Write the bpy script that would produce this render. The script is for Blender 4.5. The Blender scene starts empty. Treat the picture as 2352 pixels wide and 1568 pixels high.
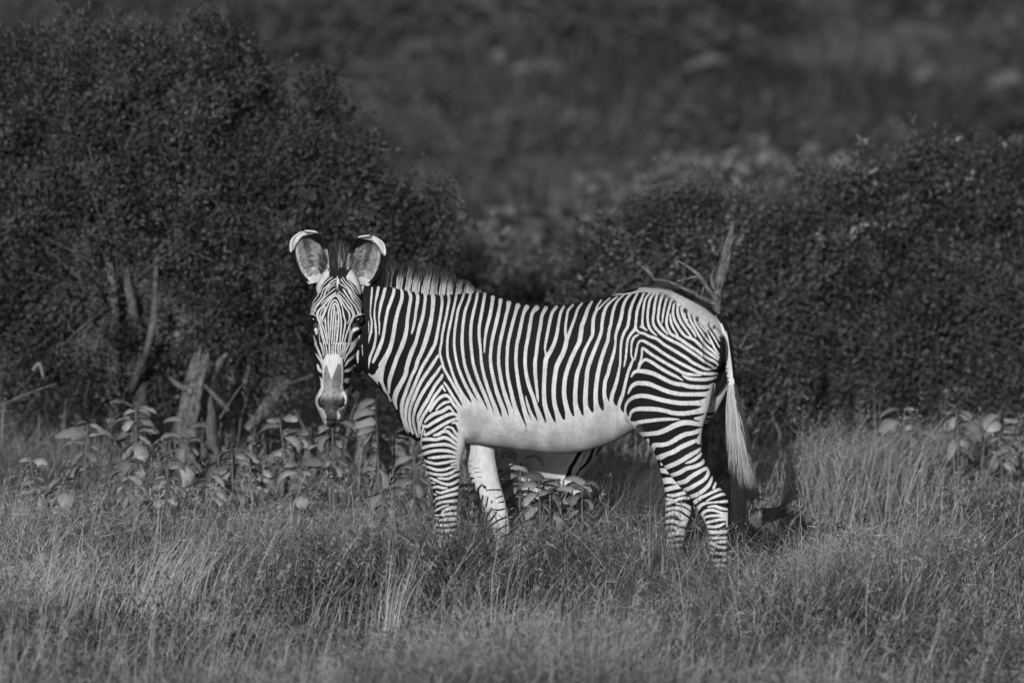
import bpy, bmesh, math, random, time
import numpy as np

T0 = time.time()
scene = bpy.context.scene
COL = scene.collection
R = math.radians

# ---------------------------------------------------------------- camera, sky, sun, exposure
F = 18400.0            # focal length in picture units (picture 2352 wide)
CAMZ = 2.2             # eye height
HOR = 378.0            # horizon row in picture units
cam_d = bpy.data.cameras.new('camera')
cam = bpy.data.objects.new('camera', cam_d)
COL.objects.link(cam)
cam.location = (0, 0, CAMZ)
cam.rotation_euler = (R(90), 0, 0)
cam_d.sensor_width = 36.0
cam_d.lens = 36.0 * F / 2352.0
cam_d.shift_y = -(784.0 - HOR) / 2352.0
cam_d.clip_start = 0.5
cam_d.clip_end = 5000
cam_d.dof.use_dof = True
cam_d.dof.focus_distance = 39.85
cam_d.dof.aperture_fstop = (cam_d.lens / 1000.0) / 0.112
scene.camera = cam

SUN_EL, SUN_AZ = R(8.5), R(7)     # the sun stands low behind the camera, a little to its left
world = bpy.data.worlds.new('World')
scene.world = world
world.use_nodes = True
wn = world.node_tree.nodes
wl = world.node_tree.links
wn.clear()
sky = wn.new('ShaderNodeTexSky')
sky.sky_type = 'NISHITA'
sky.sun_disc = False
sky.sun_elevation = SUN_EL
sky.sun_rotation = R(180) + SUN_AZ
bw = wn.new('ShaderNodeRGBToBW')
bg = wn.new('ShaderNodeBackground')
bg.inputs['Strength'].default_value = 0.085
wo = wn.new('ShaderNodeOutputWorld')
wl.new(sky.outputs['Color'], bw.inputs['Color'])
wl.new(bw.outputs['Val'], bg.inputs['Color'])
wl.new(bg.outputs['Background'], wo.inputs['Surface'])

sun_d = bpy.data.lights.new('sun', 'SUN')
sun_d.energy = 3.9
sun_d.angle = R(0.5)
sun_d.color = (1, 1, 1)           # the photograph is black and white
sun = bpy.data.objects.new('sun', sun_d)
COL.objects.link(sun)
sun.rotation_euler = (R(90) - SUN_EL, 0, -SUN_AZ)

vs = scene.view_settings
vs.view_transform = 'Standard'
vs.look = 'None'
vs.exposure = 0.0
vs.gamma = 1.0
vs.use_curve_mapping = False

rng = np.random.default_rng(7)

# ---------------------------------------------------------------- helpers
def W(px, py, Y):
    """world point seen at picture position (px, py) at depth Y"""
    return np.array([(px - 1176.0) * Y / F, Y, CAMZ - (py - HOR) * Y / F])

def make_mesh(name, V, faces, attrs=None, smooth=False):
    V = np.asarray(V, dtype=np.float32).reshape(-1, 3)
    me = bpy.data.meshes.new(name)
    me.vertices.add(len(V))
    me.vertices.foreach_set('co', V.ravel())
    loops, starts, off = [], [], 0
    for f in faces:
        f = np.asarray(f, dtype=np.int32)
        if f.size == 0:
            continue
        n, k = f.shape
        loops.append(f.ravel())
        starts.append(off + np.arange(n, dtype=np.int32) * k)
        off += n * k
    loops = np.concatenate(loops)
    starts = np.concatenate(starts)
    me.loops.add(len(loops))
    me.loops.foreach_set('vertex_index', loops)
    me.polygons.add(len(starts))
    me.polygons.foreach_set('loop_start', starts)
    if smooth:
        me.polygons.foreach_set('use_smooth', np.ones(len(starts), dtype=bool))
    for k, a in (attrs or {}).items():
        at = me.attributes.new(k, 'FLOAT', 'POINT')
        at.data.foreach_set('value', np.asarray(a, dtype=np.float32).ravel())
    me.update(calc_edges=True)
    return me

def link(name, me, mat=None, parent=None, loc=None):
    o = bpy.data.objects.new(name, me)
    COL.objects.link(o)
    if mat is not None and me is not None and not me.materials:
        me.materials.append(mat)
    if parent is not None:
        o.parent = parent
    if loc is not None:
        o.location = loc
    return o

def empty(name, loc=(0, 0, 0)):
    o = bpy.data.objects.new(name, None)
    COL.objects.link(o)
    o.location = loc
    o.empty_display_size = 0.1
    return o

def tag(o, label=None, cat=None, group=None, kind=None):
    if label: o['label'] = label
    if cat: o['category'] = cat
    if group: o['group'] = group
    if kind: o['kind'] = kind
    return o

_perm = {}
def _hash(ix, iy, iz, seed):
    h = (ix.astype(np.int64) * 374761393 + iy.astype(np.int64) * 668265263 + iz.astype(np.int64) * 2147483647 + seed * 974711) & 0xffffffff
    h = ((h ^ (h >> 13)) * 1274126177) & 0xffffffff
    h = (h ^ (h >> 16)) & 0xffff
    return h / 65535.0

def vnoise(x, y, z=0.0, seed=0):
    x, y, z = np.broadcast_arrays(np.asarray(x, float), np.asarray(y, float), np.asarray(z, float))
    ix, iy, iz = np.floor(x), np.floor(y), np.floor(z)
    fx, fy, fz = x - ix, y - iy, z - iz
    fx, fy, fz = [t * t * (3 - 2 * t) for t in (fx, fy, fz)]
    r = 0
    for dx in (0, 1):
        for dy in (0, 1):
            for dz in (0, 1):
                w = (fx if dx else 1 - fx) * (fy if dy else 1 - fy) * (fz if dz else 1 - fz)
                r = r + w * _hash(ix + dx, iy + dy, iz + dz, seed)
    return r * 2 - 1

def fbm(x, y, z=0.0, seed=0, octv=3):
    r, a, s = 0, 1.0, 1.0
    for i in range(octv):
        r = r + a * vnoise(np.asarray(x) * s, np.asarray(y) * s, np.asarray(z) * s, seed + i * 17)
        a *= 0.5
        s *= 2.03
    return r

def catmull(P, per):
    """smooth a polyline / station table, 'per' samples per span"""
    P = np.asarray(P, float)
    if len(P) < 3:
        t = np.linspace(0, 1, per + 1)[:, None]
        return P[0] * (1 - t) + P[-1] * t
    Q = np.vstack([2 * P[0] - P[1], P, 2 * P[-1] - P[-2]])
    out = []
    for i in range(1, len(Q) - 2):
        t = (np.arange(per) / per)[:, None]
        a, b, c, d = Q[i - 1], Q[i], Q[i + 1], Q[i + 2]
        out.append(0.5 * ((2 * b) + (c - a) * t + (2 * a - 5 * b + 4 * c - d) * t ** 2 + (3 * b - a - 3 * c + d) * t ** 3))
    out.append(P[-1][None])
    return np.vstack(out)

class Geo:
    """collects pieces that become ONE mesh"""
    def __init__(self):
        self.V, self.Q, self.T, self.A, self.n = [], [], [], [], 0
    def add(self, V, quads=None, tris=None, tone=None):
        V = np.asarray(V, float).reshape(-1, 3)
        self.V.append(V)
        if quads is not None and len(quads): self.Q.append(np.asarray(quads) + self.n)
        if tris is not None and len(tris): self.T.append(np.asarray(tris) + self.n)
        self.A.append(np.full(len(V), 0.2) if tone is None else np.broadcast_to(np.asarray(tone, float), (len(V),)))
        self.n += len(V)
    def mesh(self, name, smooth=False, origin=None):
        V = np.vstack(self.V)
        if origin is not None: V = V - np.asarray(origin)
        fs = []
        if self.Q: fs.append(np.vstack(self.Q))
        if self.T: fs.append(np.vstack(self.T))
        return make_mesh(name, V, fs, {'tone': np.concatenate(self.A)}, smooth)

def tube(pts, radii, sides=8, rough=0.0, ridges=0.0, seed=0, per=4, cap=True):
    """a tapered, uneven tube through points -> V, quads, tris"""
    pts = np.asarray(pts, float)
    radii = np.asarray(radii, float)
    S = catmull(np.column_stack([pts, radii]), per)
    C, rad = S[:, :3], np.maximum(S[:, 3], 0.0008)
    T = np.gradient(C, axis=0)
    T /= np.linalg.norm(T, axis=1)[:, None] + 1e-9
    up = np.array([0.31, -0.87, 0.38])
    U = np.cross(T, up); U /= np.linalg.norm(U, axis=1)[:, None] + 1e-9
    Vv = np.cross(T, U)
    a = np.arange(sides) * 2 * np.pi / sides
    n = len(C)
    al = np.cumsum(np.r_[0, np.linalg.norm(np.diff(C, axis=0), axis=1)])
    k = np.ones((n, sides))
    if rough or ridges:
        A, L = np.meshgrid(a, al)
        mr = max(rad.mean(), 1e-3)
        k = k + rough * fbm(np.cos(A) * 1.3 + 5, np.sin(A) * 1.3 + 5, L / mr * 0.5, seed, 3)
        k = k + ridges * vnoise(np.cos(A) * 4.6 + 9, np.sin(A) * 4.6, L / mr * 0.16, seed + 3)
    Rr = rad[:, None] * k
    P = C[:, None, :] + Rr[:, :, None] * (np.cos(a)[None, :, None] * U[:, None, :] + np.sin(a)[None, :, None] * Vv[:, None, :])
    V = P.reshape(-1, 3)
    i = np.arange(n - 1)[:, None] * sides
    j = np.arange(sides)[None, :]
    j2 = (j + 1) % sides
    quads = np.stack([i + j, i + j2, i + sides + j2, i + sides + j], -1).reshape(-1, 4)
    tris = np.zeros((0, 3), int)
    if cap:
        V = np.vstack([V, C[0] - T[0] * rad[0] * 0.3, C[-1] + T[-1] * rad[-1] * 0.6])
        b, t = n * sides, n * sides + 1
        jj = np.arange(sides); jj2 = (jj + 1) % sides
        tris = np.vstack([np.stack([np.full(sides, b), jj2, jj], -1), np.stack([np.full(sides, t), (n - 1) * sides + jj, (n - 1) * sides + jj2], -1)])
    return V, quads, tris

def rand_unit(n, r=None):
    v = (r or rng).normal(size=(n, 3))
    return v / np.linalg.norm(v, axis=1)[:, None]

def leaf_diamonds(C, L, Wd, D, N, fold=0.25):
    """n folded leaves at C pointing along D, normal about N -> V, tris"""
    n = len(C)
    S = np.cross(D, N); S /= np.linalg.norm(S, axis=1)[:, None] + 1e-9
    Nn = np.cross(S, D)
    L = np.broadcast_to(L, (n,))[:, None]; Wd = np.broadcast_to(Wd, (n,))[:, None]
    a = C
    b = C + D * L * 0.45 + S * Wd * 0.5 + Nn * Wd * fold
    c = C + D * L
    d = C + D * L * 0.45 - S * Wd * 0.5 + Nn * Wd * fold
    V = np.stack([a, b, c, d], 1).reshape(-1, 3)
    i = np.arange(n) * 4
    tris = np.vstack([np.stack([i, i + 1, i + 2], -1), np.stack([i, i + 2, i + 3], -1)])
    return V, tris

def blades(P, H, Wd, az, lean, curl, r):
    """grass blades: five points each -> V, quads, tris"""
    n = len(P)
    d = np.stack([np.cos(az), np.sin(az), np.zeros(n)], -1)
    fa = r.uniform(0, np.pi, n)
    s = np.stack([np.cos(fa), np.sin(fa) * 0.6, np.zeros(n)], -1) * (Wd / 2)[:, None]
    H = H[:, None]
    m = P + np.array([0, 0, 1.0]) * H * 0.55 + d * (H * lean[:, None] * 0.5)
    t = P + np.array([0, 0, 1.0]) * H * (1 - 0.35 * curl[:, None]) + d * H * (lean + curl * 0.6)[:, None]
    V = np.stack([P - s, P + s, m - s * 0.75, m + s * 0.75, t], 1).reshape(-1, 3)
    i = np.arange(n) * 5
    return V, np.stack([i, i + 1, i + 3, i + 2], -1), np.stack([i + 2, i + 3, i + 4], -1)

# ---------------------------------------------------------------- materials (all neutral: a black-and-white place)
def new_mat(name):
    m = bpy.data.materials.new(name)
    m.use_nodes = True
    nt = m.node_tree
    nt.nodes.clear()
    out = nt.nodes.new('ShaderNodeOutputMaterial')
    return m, nt, out

def N(nt, t, **kw):
    n = nt.nodes.new(t)
    for k, v in kw.items():
        setattr(n, k, v)
    return n

def math_node(nt, op, a, b=None, clamp=False):
    n = nt.nodes.new('ShaderNodeMath')
    n.operation = op
    n.use_clamp = clamp
    for i, v in enumerate((a, b)):
        if v is None: continue
        if isinstance(v, (int, float)): n.inputs[i].default_value = v
        else: nt.links.new(v, n.inputs[i])
    return n.outputs[0]

def tone_mat(name, gain=1.0, transl=0.25, rough=0.7, spec=0.15, noise=0.0, nscale=40.0):
    """albedo from the mesh's own 'tone' value, thin leaf-like"""
    m, nt, out = new_mat(name)
    at = N(nt, 'ShaderNodeAttribute', attribute_name='tone')
    v = math_node(nt, 'MULTIPLY', at.outputs['Fac'], gain)
    if noise:
        tc = N(nt, 'ShaderNodeTexCoord')
        nz = N(nt, 'ShaderNodeTexNoise'); nz.inputs['Scale'].default_value = nscale; nz.inputs['Detail'].default_value = 4
        nt.links.new(tc.outputs['Object'], nz.inputs['Vector'])
        k = math_node(nt, 'MULTIPLY_ADD', nz.outputs['Fac'], noise * 2)
        k.node.inputs[2].default_value = 1 - noise
        v = math_node(nt, 'MULTIPLY', v, k)
    p = N(nt, 'ShaderNodeBsdfPrincipled')
    p.inputs['Roughness'].default_value = rough
    p.inputs['Specular IOR Level'].default_value = spec
    nt.links.new(v, p.inputs['Base Color'])
    if transl:
        tr = N(nt, 'ShaderNodeBsdfTranslucent')
        nt.links.new(v, tr.inputs['Color'])
        mx = N(nt, 'ShaderNodeMixShader'); mx.inputs[0].default_value = transl
        nt.links.new(p.outputs[0], mx.inputs[1]); nt.links.new(tr.outputs[0], mx.inputs[2])
        nt.links.new(mx.outputs[0], out.inputs['Surface'])
    else:
        nt.links.new(p.outputs[0], out.inputs['Surface'])
    return m

def bark_mat(name, lo, hi, scale=18.0, bump=0.6, stretch=0.2):
    m, nt, out = new_mat(name)
    tc = N(nt, 'ShaderNodeTexCoord')
    mp = N(nt, 'ShaderNodeMapping'); mp.inputs['Scale'].default_value = (1, 1, stretch)
    nt.links.new(tc.outputs['Object'], mp.inputs['Vector'])
    nz = N(nt, 'ShaderNodeTexNoise'); nz.inputs['Scale'].default_value = scale; nz.inputs['Detail'].default_value = 7; nz.inputs['Roughness'].default_value = 0.68
    nt.links.new(mp.outputs[0], nz.inputs['Vector'])
    n2 = N(nt, 'ShaderNodeTexNoise'); n2.inputs['Scale'].default_value = scale * 0.9; n2.inputs['Detail'].default_value = 4
    nt.links.new(tc.outputs['Object'], n2.inputs['Vector'])
    cr = N(nt, 'ShaderNodeValToRGB')
    cr.color_ramp.elements[0].position = 0.34; cr.color_ramp.elements[0].color = (lo, lo, lo, 1)
    cr.color_ramp.elements[1].position = 0.66; cr.color_ramp.elements[1].color = (hi, hi, hi, 1)
    mixv = math_node(nt, 'MULTIPLY_ADD', n2.outputs['Fac'], 0.5)
    nt.links.new(math_node(nt, 'MULTIPLY', nz.outputs['Fac'], 0.5), mixv.node.inputs[2])
    nt.links.new(mixv, cr.inputs['Fac'])
    p = N(nt, 'ShaderNodeBsdfPrincipled'); p.inputs['Roughness'].default_value = 0.85; p.inputs['Specular IOR Level'].default_value = 0.15
    nt.links.new(cr.outputs['Color'], p.inputs['Base Color'])
    b = N(nt, 'ShaderNodeBump'); b.inputs['Strength'].default_value = bump; b.inputs['Distance'].default_value = 0.01
    nt.links.new(nz.outputs['Fac'], b.inputs['Height']); nt.links.new(b.outputs[0], p.inputs['Normal'])
    nt.links.new(p.outputs[0], out.inputs['Surface'])
    return m

M = {}
M['grass'] = tone_mat('grass_blades', 1.0, 0.3, 0.6, 0.2)
M['leaf_fine'] = tone_mat('fine_foliage', 1.0, 0.25, 0.6, 0.2)
M['twig'] = bark_mat('twig_bark', 0.06, 0.16, 30)
M['bark'] = bark_mat('acacia_bark', 0.035, 0.15, 26, 1.0, 0.15)
M['dead'] = bark_mat('weathered_dead_wood', 0.012, 0.19, 34, 1.0, 0.25)
M['dead_pale'] = bark_mat('pale_dead_wood', 0.06, 0.22, 26, 0.9, 0.25)
M['hair'] = tone_mat('coarse_hair', 1.0, 0.05, 0.6, 0.12)
M['pale_log'] = bark_mat('sun_bleached_wood', 0.06, 0.15, 8)

def leaf_mat():
    m, nt, out = new_mat('broad_leaf')
    oi = N(nt, 'ShaderNodeObjectInfo')
    tc = N(nt, 'ShaderNodeTexCoord')
    nz = N(nt, 'ShaderNodeTexNoise'); nz.inputs['Scale'].default_value = 30; nz.inputs['Detail'].default_value = 4
    nt.links.new(tc.outputs['Object'], nz.inputs['Vector'])
    wv = N(nt, 'ShaderNodeTexWave'); wv.bands_direction = 'X'; wv.inputs['Scale'].default_value = 24; wv.inputs['Distortion'].default_value = 1.5
    nt.links.new(tc.outputs['Object'], wv.inputs['Vector'])
    base = math_node(nt, 'MULTIPLY_ADD', oi.outputs['Random'], 0.20); base.node.inputs[2].default_value = 0.12
    k = math_node(nt, 'MULTIPLY_ADD', nz.outputs['Fac'], 0.5); k.node.inputs[2].default_value = 0.70
    k2 = math_node(nt, 'MULTIPLY_ADD', wv.outputs['Fac'], 0.12); k2.node.inputs[2].default_value = 0.94
    v = math_node(nt, 'MULTIPLY', math_node(nt, 'MULTIPLY', base, k), k2)
    p = N(nt, 'ShaderNodeBsdfPrincipled'); p.inputs['Roughness'].default_value = 0.5; p.inputs['Specular IOR Level'].default_value = 0.35
    nt.links.new(v, p.inputs['Base Color'])
    tr = N(nt, 'ShaderNodeBsdfTranslucent'); nt.links.new(v, tr.inputs['Color'])
    mx = N(nt, 'ShaderNodeMixShader'); mx.inputs[0].default_value = 0.10
    nt.links.new(p.outputs[0], mx.inputs[1]); nt.links.new(tr.outputs[0], mx.inputs[2])
    nt.links.new(mx.outputs[0], out.inputs['Surface'])
    return m
M['leaf'] = leaf_mat()

def ground_mat():
    m, nt, out = new_mat('dry_ground')
    g = N(nt, 'ShaderNodeNewGeometry')
    def nz(scale, detail, sx=1.0, sy=1.0):
        mp = N(nt, 'ShaderNodeMapping'); mp.inputs['Scale'].default_value = (sx, sy, 1)
        nt.links.new(g.outputs['Position'], mp.inputs['Vector'])
        n = N(nt, 'ShaderNodeTexNoise'); n.inputs['Scale'].default_value = scale; n.inputs['Detail'].default_value = detail
        nt.links.new(mp.outputs[0], n.inputs['Vector'])
        return n.outputs['Fac']
    a = nz(0.16, 6, 1.0, 0.55)
    b = nz(2.3, 6)
    s = math_node(nt, 'ADD', math_node(nt, 'MULTIPLY', a, 0.75), math_node(nt, 'MULTIPLY', b, 0.25))
    cr = N(nt, 'ShaderNodeValToRGB')
    e = cr.color_ramp.elements
    e[0].position = 0.38; e[0].color = (0.04, 0.04, 0.04, 1)
    e[1].position = 0.68; e[1].color = (0.15, 0.15, 0.15, 1)
    x = cr.color_ramp.elements.new(0.56); x.color = (0.07, 0.07, 0.07, 1)
    nt.links.new(s, cr.inputs['Fac'])
    p = N(nt, 'ShaderNodeBsdfPrincipled'); p.inputs['Roughness'].default_value = 0.95; p.inputs['Specular IOR Level'].default_value = 0.05
    nt.links.new(cr.outputs['Color'], p.inputs['Base Color'])
    bp = N(nt, 'ShaderNodeBump'); bp.inputs['Strength'].default_value = 0.8; bp.inputs['Distance'].default_value = 0.08
    nt.links.new(b, bp.inputs['Height']); nt.links.new(bp.outputs[0], p.inputs['Normal'])
    nt.links.new(p.outputs[0], out.inputs['Surface'])
    return m
M['ground'] = ground_mat()

def coat_mat():
    m, nt, out = new_mat('striped_coat')
    st = N(nt, 'ShaderNodeAttribute', attribute_name='stripe').outputs['Fac']
    sk = N(nt, 'ShaderNodeAttribute', attribute_name='skin').outputs['Fac']
    tn = N(nt, 'ShaderNodeAttribute', attribute_name='tone').outputs['Fac']
    tc = N(nt, 'ShaderNodeTexCoord')
    def nz(scale, detail, vec=(1, 1, 1)):
        mp = N(nt, 'ShaderNodeMapping'); mp.inputs['Scale'].default_value = vec
        nt.links.new(tc.outputs['Object'], mp.inputs['Vector'])
        n = N(nt, 'ShaderNodeTexNoise'); n.inputs['Scale'].default_value = scale; n.inputs['Detail'].default_value = detail
        nt.links.new(mp.outputs[0], n.inputs['Vector'])
        return n.outputs['Fac']
    fine = nz(210, 3, (1, 1, 0.35))
    hairv = nz(70, 4, (1, 1, 0.28))
    mid = nz(9, 4)
    big = nz(2.6, 3)
    # ragged hair edge of each stripe, then a short blend
    e = math_node(nt, 'ADD', st, math_node(nt, 'MULTIPLY', math_node(nt, 'SUBTRACT', fine, 0.5), 2.3))
    k = math_node(nt, 'MULTIPLY_ADD', e, 0.6, True); k.node.inputs[2].default_value = 0.36
    white = math_node(nt, 'MULTIPLY_ADD', mid, 0.26); white.node.inputs[2].default_value = 0.37
    white = math_node(nt, 'ADD', white, math_node(nt, 'MULTIPLY', math_node(nt, 'SUBTRACT', fine, 0.5), 0.16))
    white = math_node(nt, 'MULTIPLY', white, math_node(nt, 'ADD', math_node(nt, 'MULTIPLY', hairv, 0.7), 0.65))
    black = math_node(nt, 'MULTIPLY_ADD', big, 0.022); black.node.inputs[2].default_value = 0.0
    mx = N(nt, 'ShaderNodeMix'); mx.data_type = 'FLOAT'
    nt.links.new(k, mx.inputs[0]); nt.links.new(black, mx.inputs[2]); nt.links.new(white, mx.inputs[3])
    m2 = N(nt, 'ShaderNodeMix'); m2.data_type = 'FLOAT'
    tn2 = math_node(nt, 'MULTIPLY', tn, math_node(nt, 'ADD', math_node(nt, 'MULTIPLY', mid, 0.5), 0.75))
    nt.links.new(sk, m2.inputs[0]); nt.links.new(mx.outputs[0], m2.inputs[2]); nt.links.new(tn2, m2.inputs[3])
    p = N(nt, 'ShaderNodeBsdfPrincipled'); p.inputs['Roughness'].default_value = 0.75; p.inputs['Specular IOR Level'].default_value = 0.1
    nt.links.new(m2.outputs[0], p.inputs['Base Color'])
    b = N(nt, 'ShaderNodeBump'); b.inputs['Strength'].default_value = 0.35; b.inputs['Distance'].default_value = 0.004
    nt.links.new(fine, b.inputs['Height']); nt.links.new(b.outputs[0], p.inputs['Normal'])
    nt.links.new(p.outputs[0], out.inputs['Surface'])
    return m
M['coat'] = coat_mat()

def plain_mat(name, v, rough=0.6, spec=0.3):
    m, nt, out = new_mat(name)
    tc = N(nt, 'ShaderNodeTexCoord')
    nz = N(nt, 'ShaderNodeTexNoise'); nz.inputs['Scale'].default_value = 60
    nt.links.new(tc.outputs['Object'], nz.inputs['Vector'])
    k = math_node(nt, 'MULTIPLY_ADD', nz.outputs['Fac'], v * 0.5); k.node.inputs[2].default_value = v * 0.75
    p = N(nt, 'ShaderNodeBsdfPrincipled'); p.inputs['Roughness'].default_value = rough; p.inputs['Specular IOR Level'].default_value = spec
    nt.links.new(k, p.inputs['Base Color'])
    nt.links.new(p.outputs[0], out.inputs['Surface'])
    return m
M['eye'] = plain_mat('dark_eye', 0.008, 0.12, 0.5)

# ---------------------------------------------------------------- the land
_prof_y = np.array([-80, 0, 24, 30, 36, 40, 46, 52, 58, 66, 80, 110, 150, 200, 260, 400, 700, 1200])
_prof_z = np.array([-0.6, -0.6, -0.55, -0.45, -0.2, 0.03, 0.33, 0.58, 0.72, 0.9, 1.25, 2.3, 4.0, 6.6, 11.0, 26.0, 70.0, 120.0])
def ground(x, y):
    x = np.asarray(x, float); y = np.asarray(y, float)
    z = np.interp(y, _prof_y, _prof_z)
    z = z - 0.03 * np.clip(x - 0.5, -4, 4) * np.clip((60 - y) / 20, 0, 1)
    z = z + 0.035 * fbm(x * 0.9, y * 0.9, 0, 5, 2) * np.clip(np.hypot(x - 0.4, y - 40) / 1.5, 0.15, 1)
    z = z + 0.15 * np.exp(-((x - 2.05) / .8) ** 2 - ((y - 43.8) / 1.9) ** 2)
    z = z + np.clip((y - 62) / 60, 0, 1) * 0.9 * fbm(x * 0.06, y * 0.05, 0, 9, 3)
    return z

def smooth_lines(a, b, fine_lo, fine_hi, step, grow=1.25, cap=60):
    pts = list(np.arange(fine_lo, fine_hi + 1e-6, step))
    s = step
    while pts[-1] < b:
        s = min(s * grow, cap); pts.append(pts[-1] + s)
    s = step
    while pts[0] > a:
        s = min(s * grow, cap); pts.insert(0, pts[0] - s)
    return np.array(pts)
gx = smooth_lines(-700, 700, -9, 9, 0.45)
gy = smooth_lines(-80, 1200, 27, 62, 0.45, 1.08)
GX, GY = np.meshgrid(gx, gy)
GZ = ground(GX, GY)
nx, ny = len(gx), len(gy)
i = np.arange(ny - 1)[:, None] * nx + np.arange(nx - 1)[None, :]
gq = np.stack([i, i + 1, i + nx + 1, i + nx], -1).reshape(-1, 4)
gnd = link('ground', make_mesh('ground', np.stack([GX, GY, GZ], -1), [gq], None, True), M['ground'])
tag(gnd, kind='structure')
# ---------------------------------------------------------------- the zebra
TH = R(17.0)
CT, SN = math.cos(TH), math.sin(TH)
ZX0 = 104 * 40.0 / F                      # the zebra's middle stands here, 40 m out
ZB = np.array([ZX0, 40.0, float(ground(ZX0, 40.0))])

def LP(px, py, ly=0.0):
    """point of the animal's body, 'ly' metres behind its midline, seen at (px, py)"""
    lx = (px - 1280) / 460.0
    for _ in range(6):
        Y = 40 - lx * SN + ly * CT
        X = (px - 1176) * Y / F
        lx = (X - ZX0 - ly * SN) / CT
    return W(px, py, 40 - lx * SN + ly * CT)

AX = np.array([CT, -SN, 0.0])             # head-to-tail axis of the trunk
AY = np.array([SN, CT, 0.0])              # across the trunk
AZ = np.array([0, 0, 1.0])

def ring(c, u, v, ru, rv, n=36, eu=1.0, skew=0.0):
    a = np.arange(n) * 2 * np.pi / n
    ca, sa = np.cos(a), np.sin(a)
    cu = np.sign(ca) * np.abs(ca) ** eu
    return c + (cu * (1 - skew * sa))[:, None] * u * ru + sa[:, None] * v * rv

def loft(rings):
    n = rings[0].shape[0]
    k = len(rings)
    V = np.vstack(rings + [rings[0].mean(0)[None], rings[-1].mean(0)[None]])
    i = np.arange(k - 1)[:, None] * n
    j = np.arange(n)[None, :]; j2 = (j + 1) % n
    q = np.stack([i + j, i + j2, i + n + j2, i + n + j], -1).reshape(-1, 4)
    jj = np.arange(n); jj2 = (jj + 1) % n
    b, t = k * n, k * n + 1
    tr = np.vstack([np.stack([np.full(n, b), jj2, jj], -1), np.stack([np.full(n, t), (k - 1) * n + jj, (k - 1) * n + jj2], -1)])
    return V, q, tr

body = Geo()
# trunk and neck: px, top, bottom, half width (m), skew of the widest line
TR = [(780, 640, 800, .050, 0), (800, 622, 822, .070, .05), (830, 640, 847, .085, .1), (860, 650, 879, .098, .15), (886, 650, 909, .110, .2),
      (908, 653, 937, .130, .22), (929, 659, 980, .155, .22), (956, 665, 1012, .180, .2), (993, 672, 1026, .205, .2), (1030, 673, 1024, .225, .18),
      (1065, 671, 1020, .240, .17), (1100, 669, 1019, .252, .16), (1134, 673, 1024, .265, .15), (1178, 688, 1030, .280, .14), (1213, 695, 1035, .290, .13),
      (1274, 699, 1041, .297, .1), (1338, 693, 1037, .290, .05), (1408, 677, 1014, .272, 0), (1461, 661, 984, .262, -.04), (1496, 654, 966, .258, -.08),
      (1549, 662, 950, .252, -.1), (1601, 686, 935, .235, -.1), (1635, 711, 915, .205, -.1), (1660, 738, 885, .165, 0), (1676, 775, 850, .10, 0)]
S = catmull(TR, 3)
body.add(*loft([ring((LP(s[0], s[1]) + LP(s[0], s[2])) / 2, AY, AZ, s[3], (s[2] - s[1]) / 2 * 40 / F, 40, 0.92, s[4]) for s in S]))

# legs: py, px centre, half length (px), half thickness (m), ly
def leg(st):
    S = catmull(st, 4)
    body.add(*loft([ring(LP(s[1], s[0], s[4]), AX, AY, s[2] * 40 / F / CT, s[3], 28, 0.95) for s in S]))
leg([(780, 985, 30, .03, -.10), (840, 990, 55, .05, -.155), (900, 1000, 62, .065, -.165), (950, 1008, 60, .078, -.16), (990, 1013, 54, .082, -.155), (1022, 1017, 50.5, .078, -.15),
     (1057, 1016, 42, .068, -.145), (1092, 1020, 36, .058, -.14), (1124, 1024, 30.5, .052, -.135), (1159, 1023, 27.5, .05, -.13), (1202, 1024, 26, .044, -.13),
     (1250, 1025, 19, .031, -.13), (1300, 1025, 16, .028, -.13), (1330, 1021, 18, .033, -.13), (1347, 1016, 17, .032, -.13), (1352, 1015, 20, .042, -.13), (1373, 1011, 24, .052, -.13)])
leg([(940, 1090, 40, .06, .14), (990, 1098, 36, .07, .14), (1040, 1104, 32, .066, .14), (1081, 1109, 34, .06, .14), (1112, 1118, 32, .055, .14),
     (1139, 1129, 29, .052, .135), (1167, 1138, 26.5, .05, .13), (1202, 1147, 23.5, .044, .13), (1240, 1157, 18.5, .031, .13), (1285, 1170, 15.5, .028, .13),
     (1312, 1178, 17.5, .033, .13), (1328, 1176, 17, .032, .13), (1333, 1175, 20, .042, .13), (1353, 1170, 24, .052, .13)])
leg([(745, 1585, 45, .05, -.10), (790, 1568, 80, .085, -.13), (830, 1549, 100, .105, -.145), (877, 1539, 99, .118, -.15), (930, 1533, 95, .115, -.15), (962, 1529, 89, .105, -.15), (985, 1535, 77, .094, -.145),
     (1005, 1544, 66, .084, -.14), (1030, 1554, 56, .074, -.14), (1053, 1565, 52, .066, -.135), (1090, 1587, 49, .057, -.13), (1120, 1609, 46.5, .051, -.125),
     (1140, 1628, 44, .048, -.12), (1160, 1634, 39.5, .045, -.12), (1186, 1642, 31, .037, -.12), (1213, 1648, 25, .031, -.12), (1241, 1650, 21.5, .027, -.12),
     (1290, 1650, 20.5, .026, -.12), (1335, 1650, 20, .027, -.12), (1358, 1646, 21, .032, -.12), (1376, 1640, 18, .031, -.12), (1381, 1638, 21, .04, -.12), (1403, 1633, 25, .05, -.12)])
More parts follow.
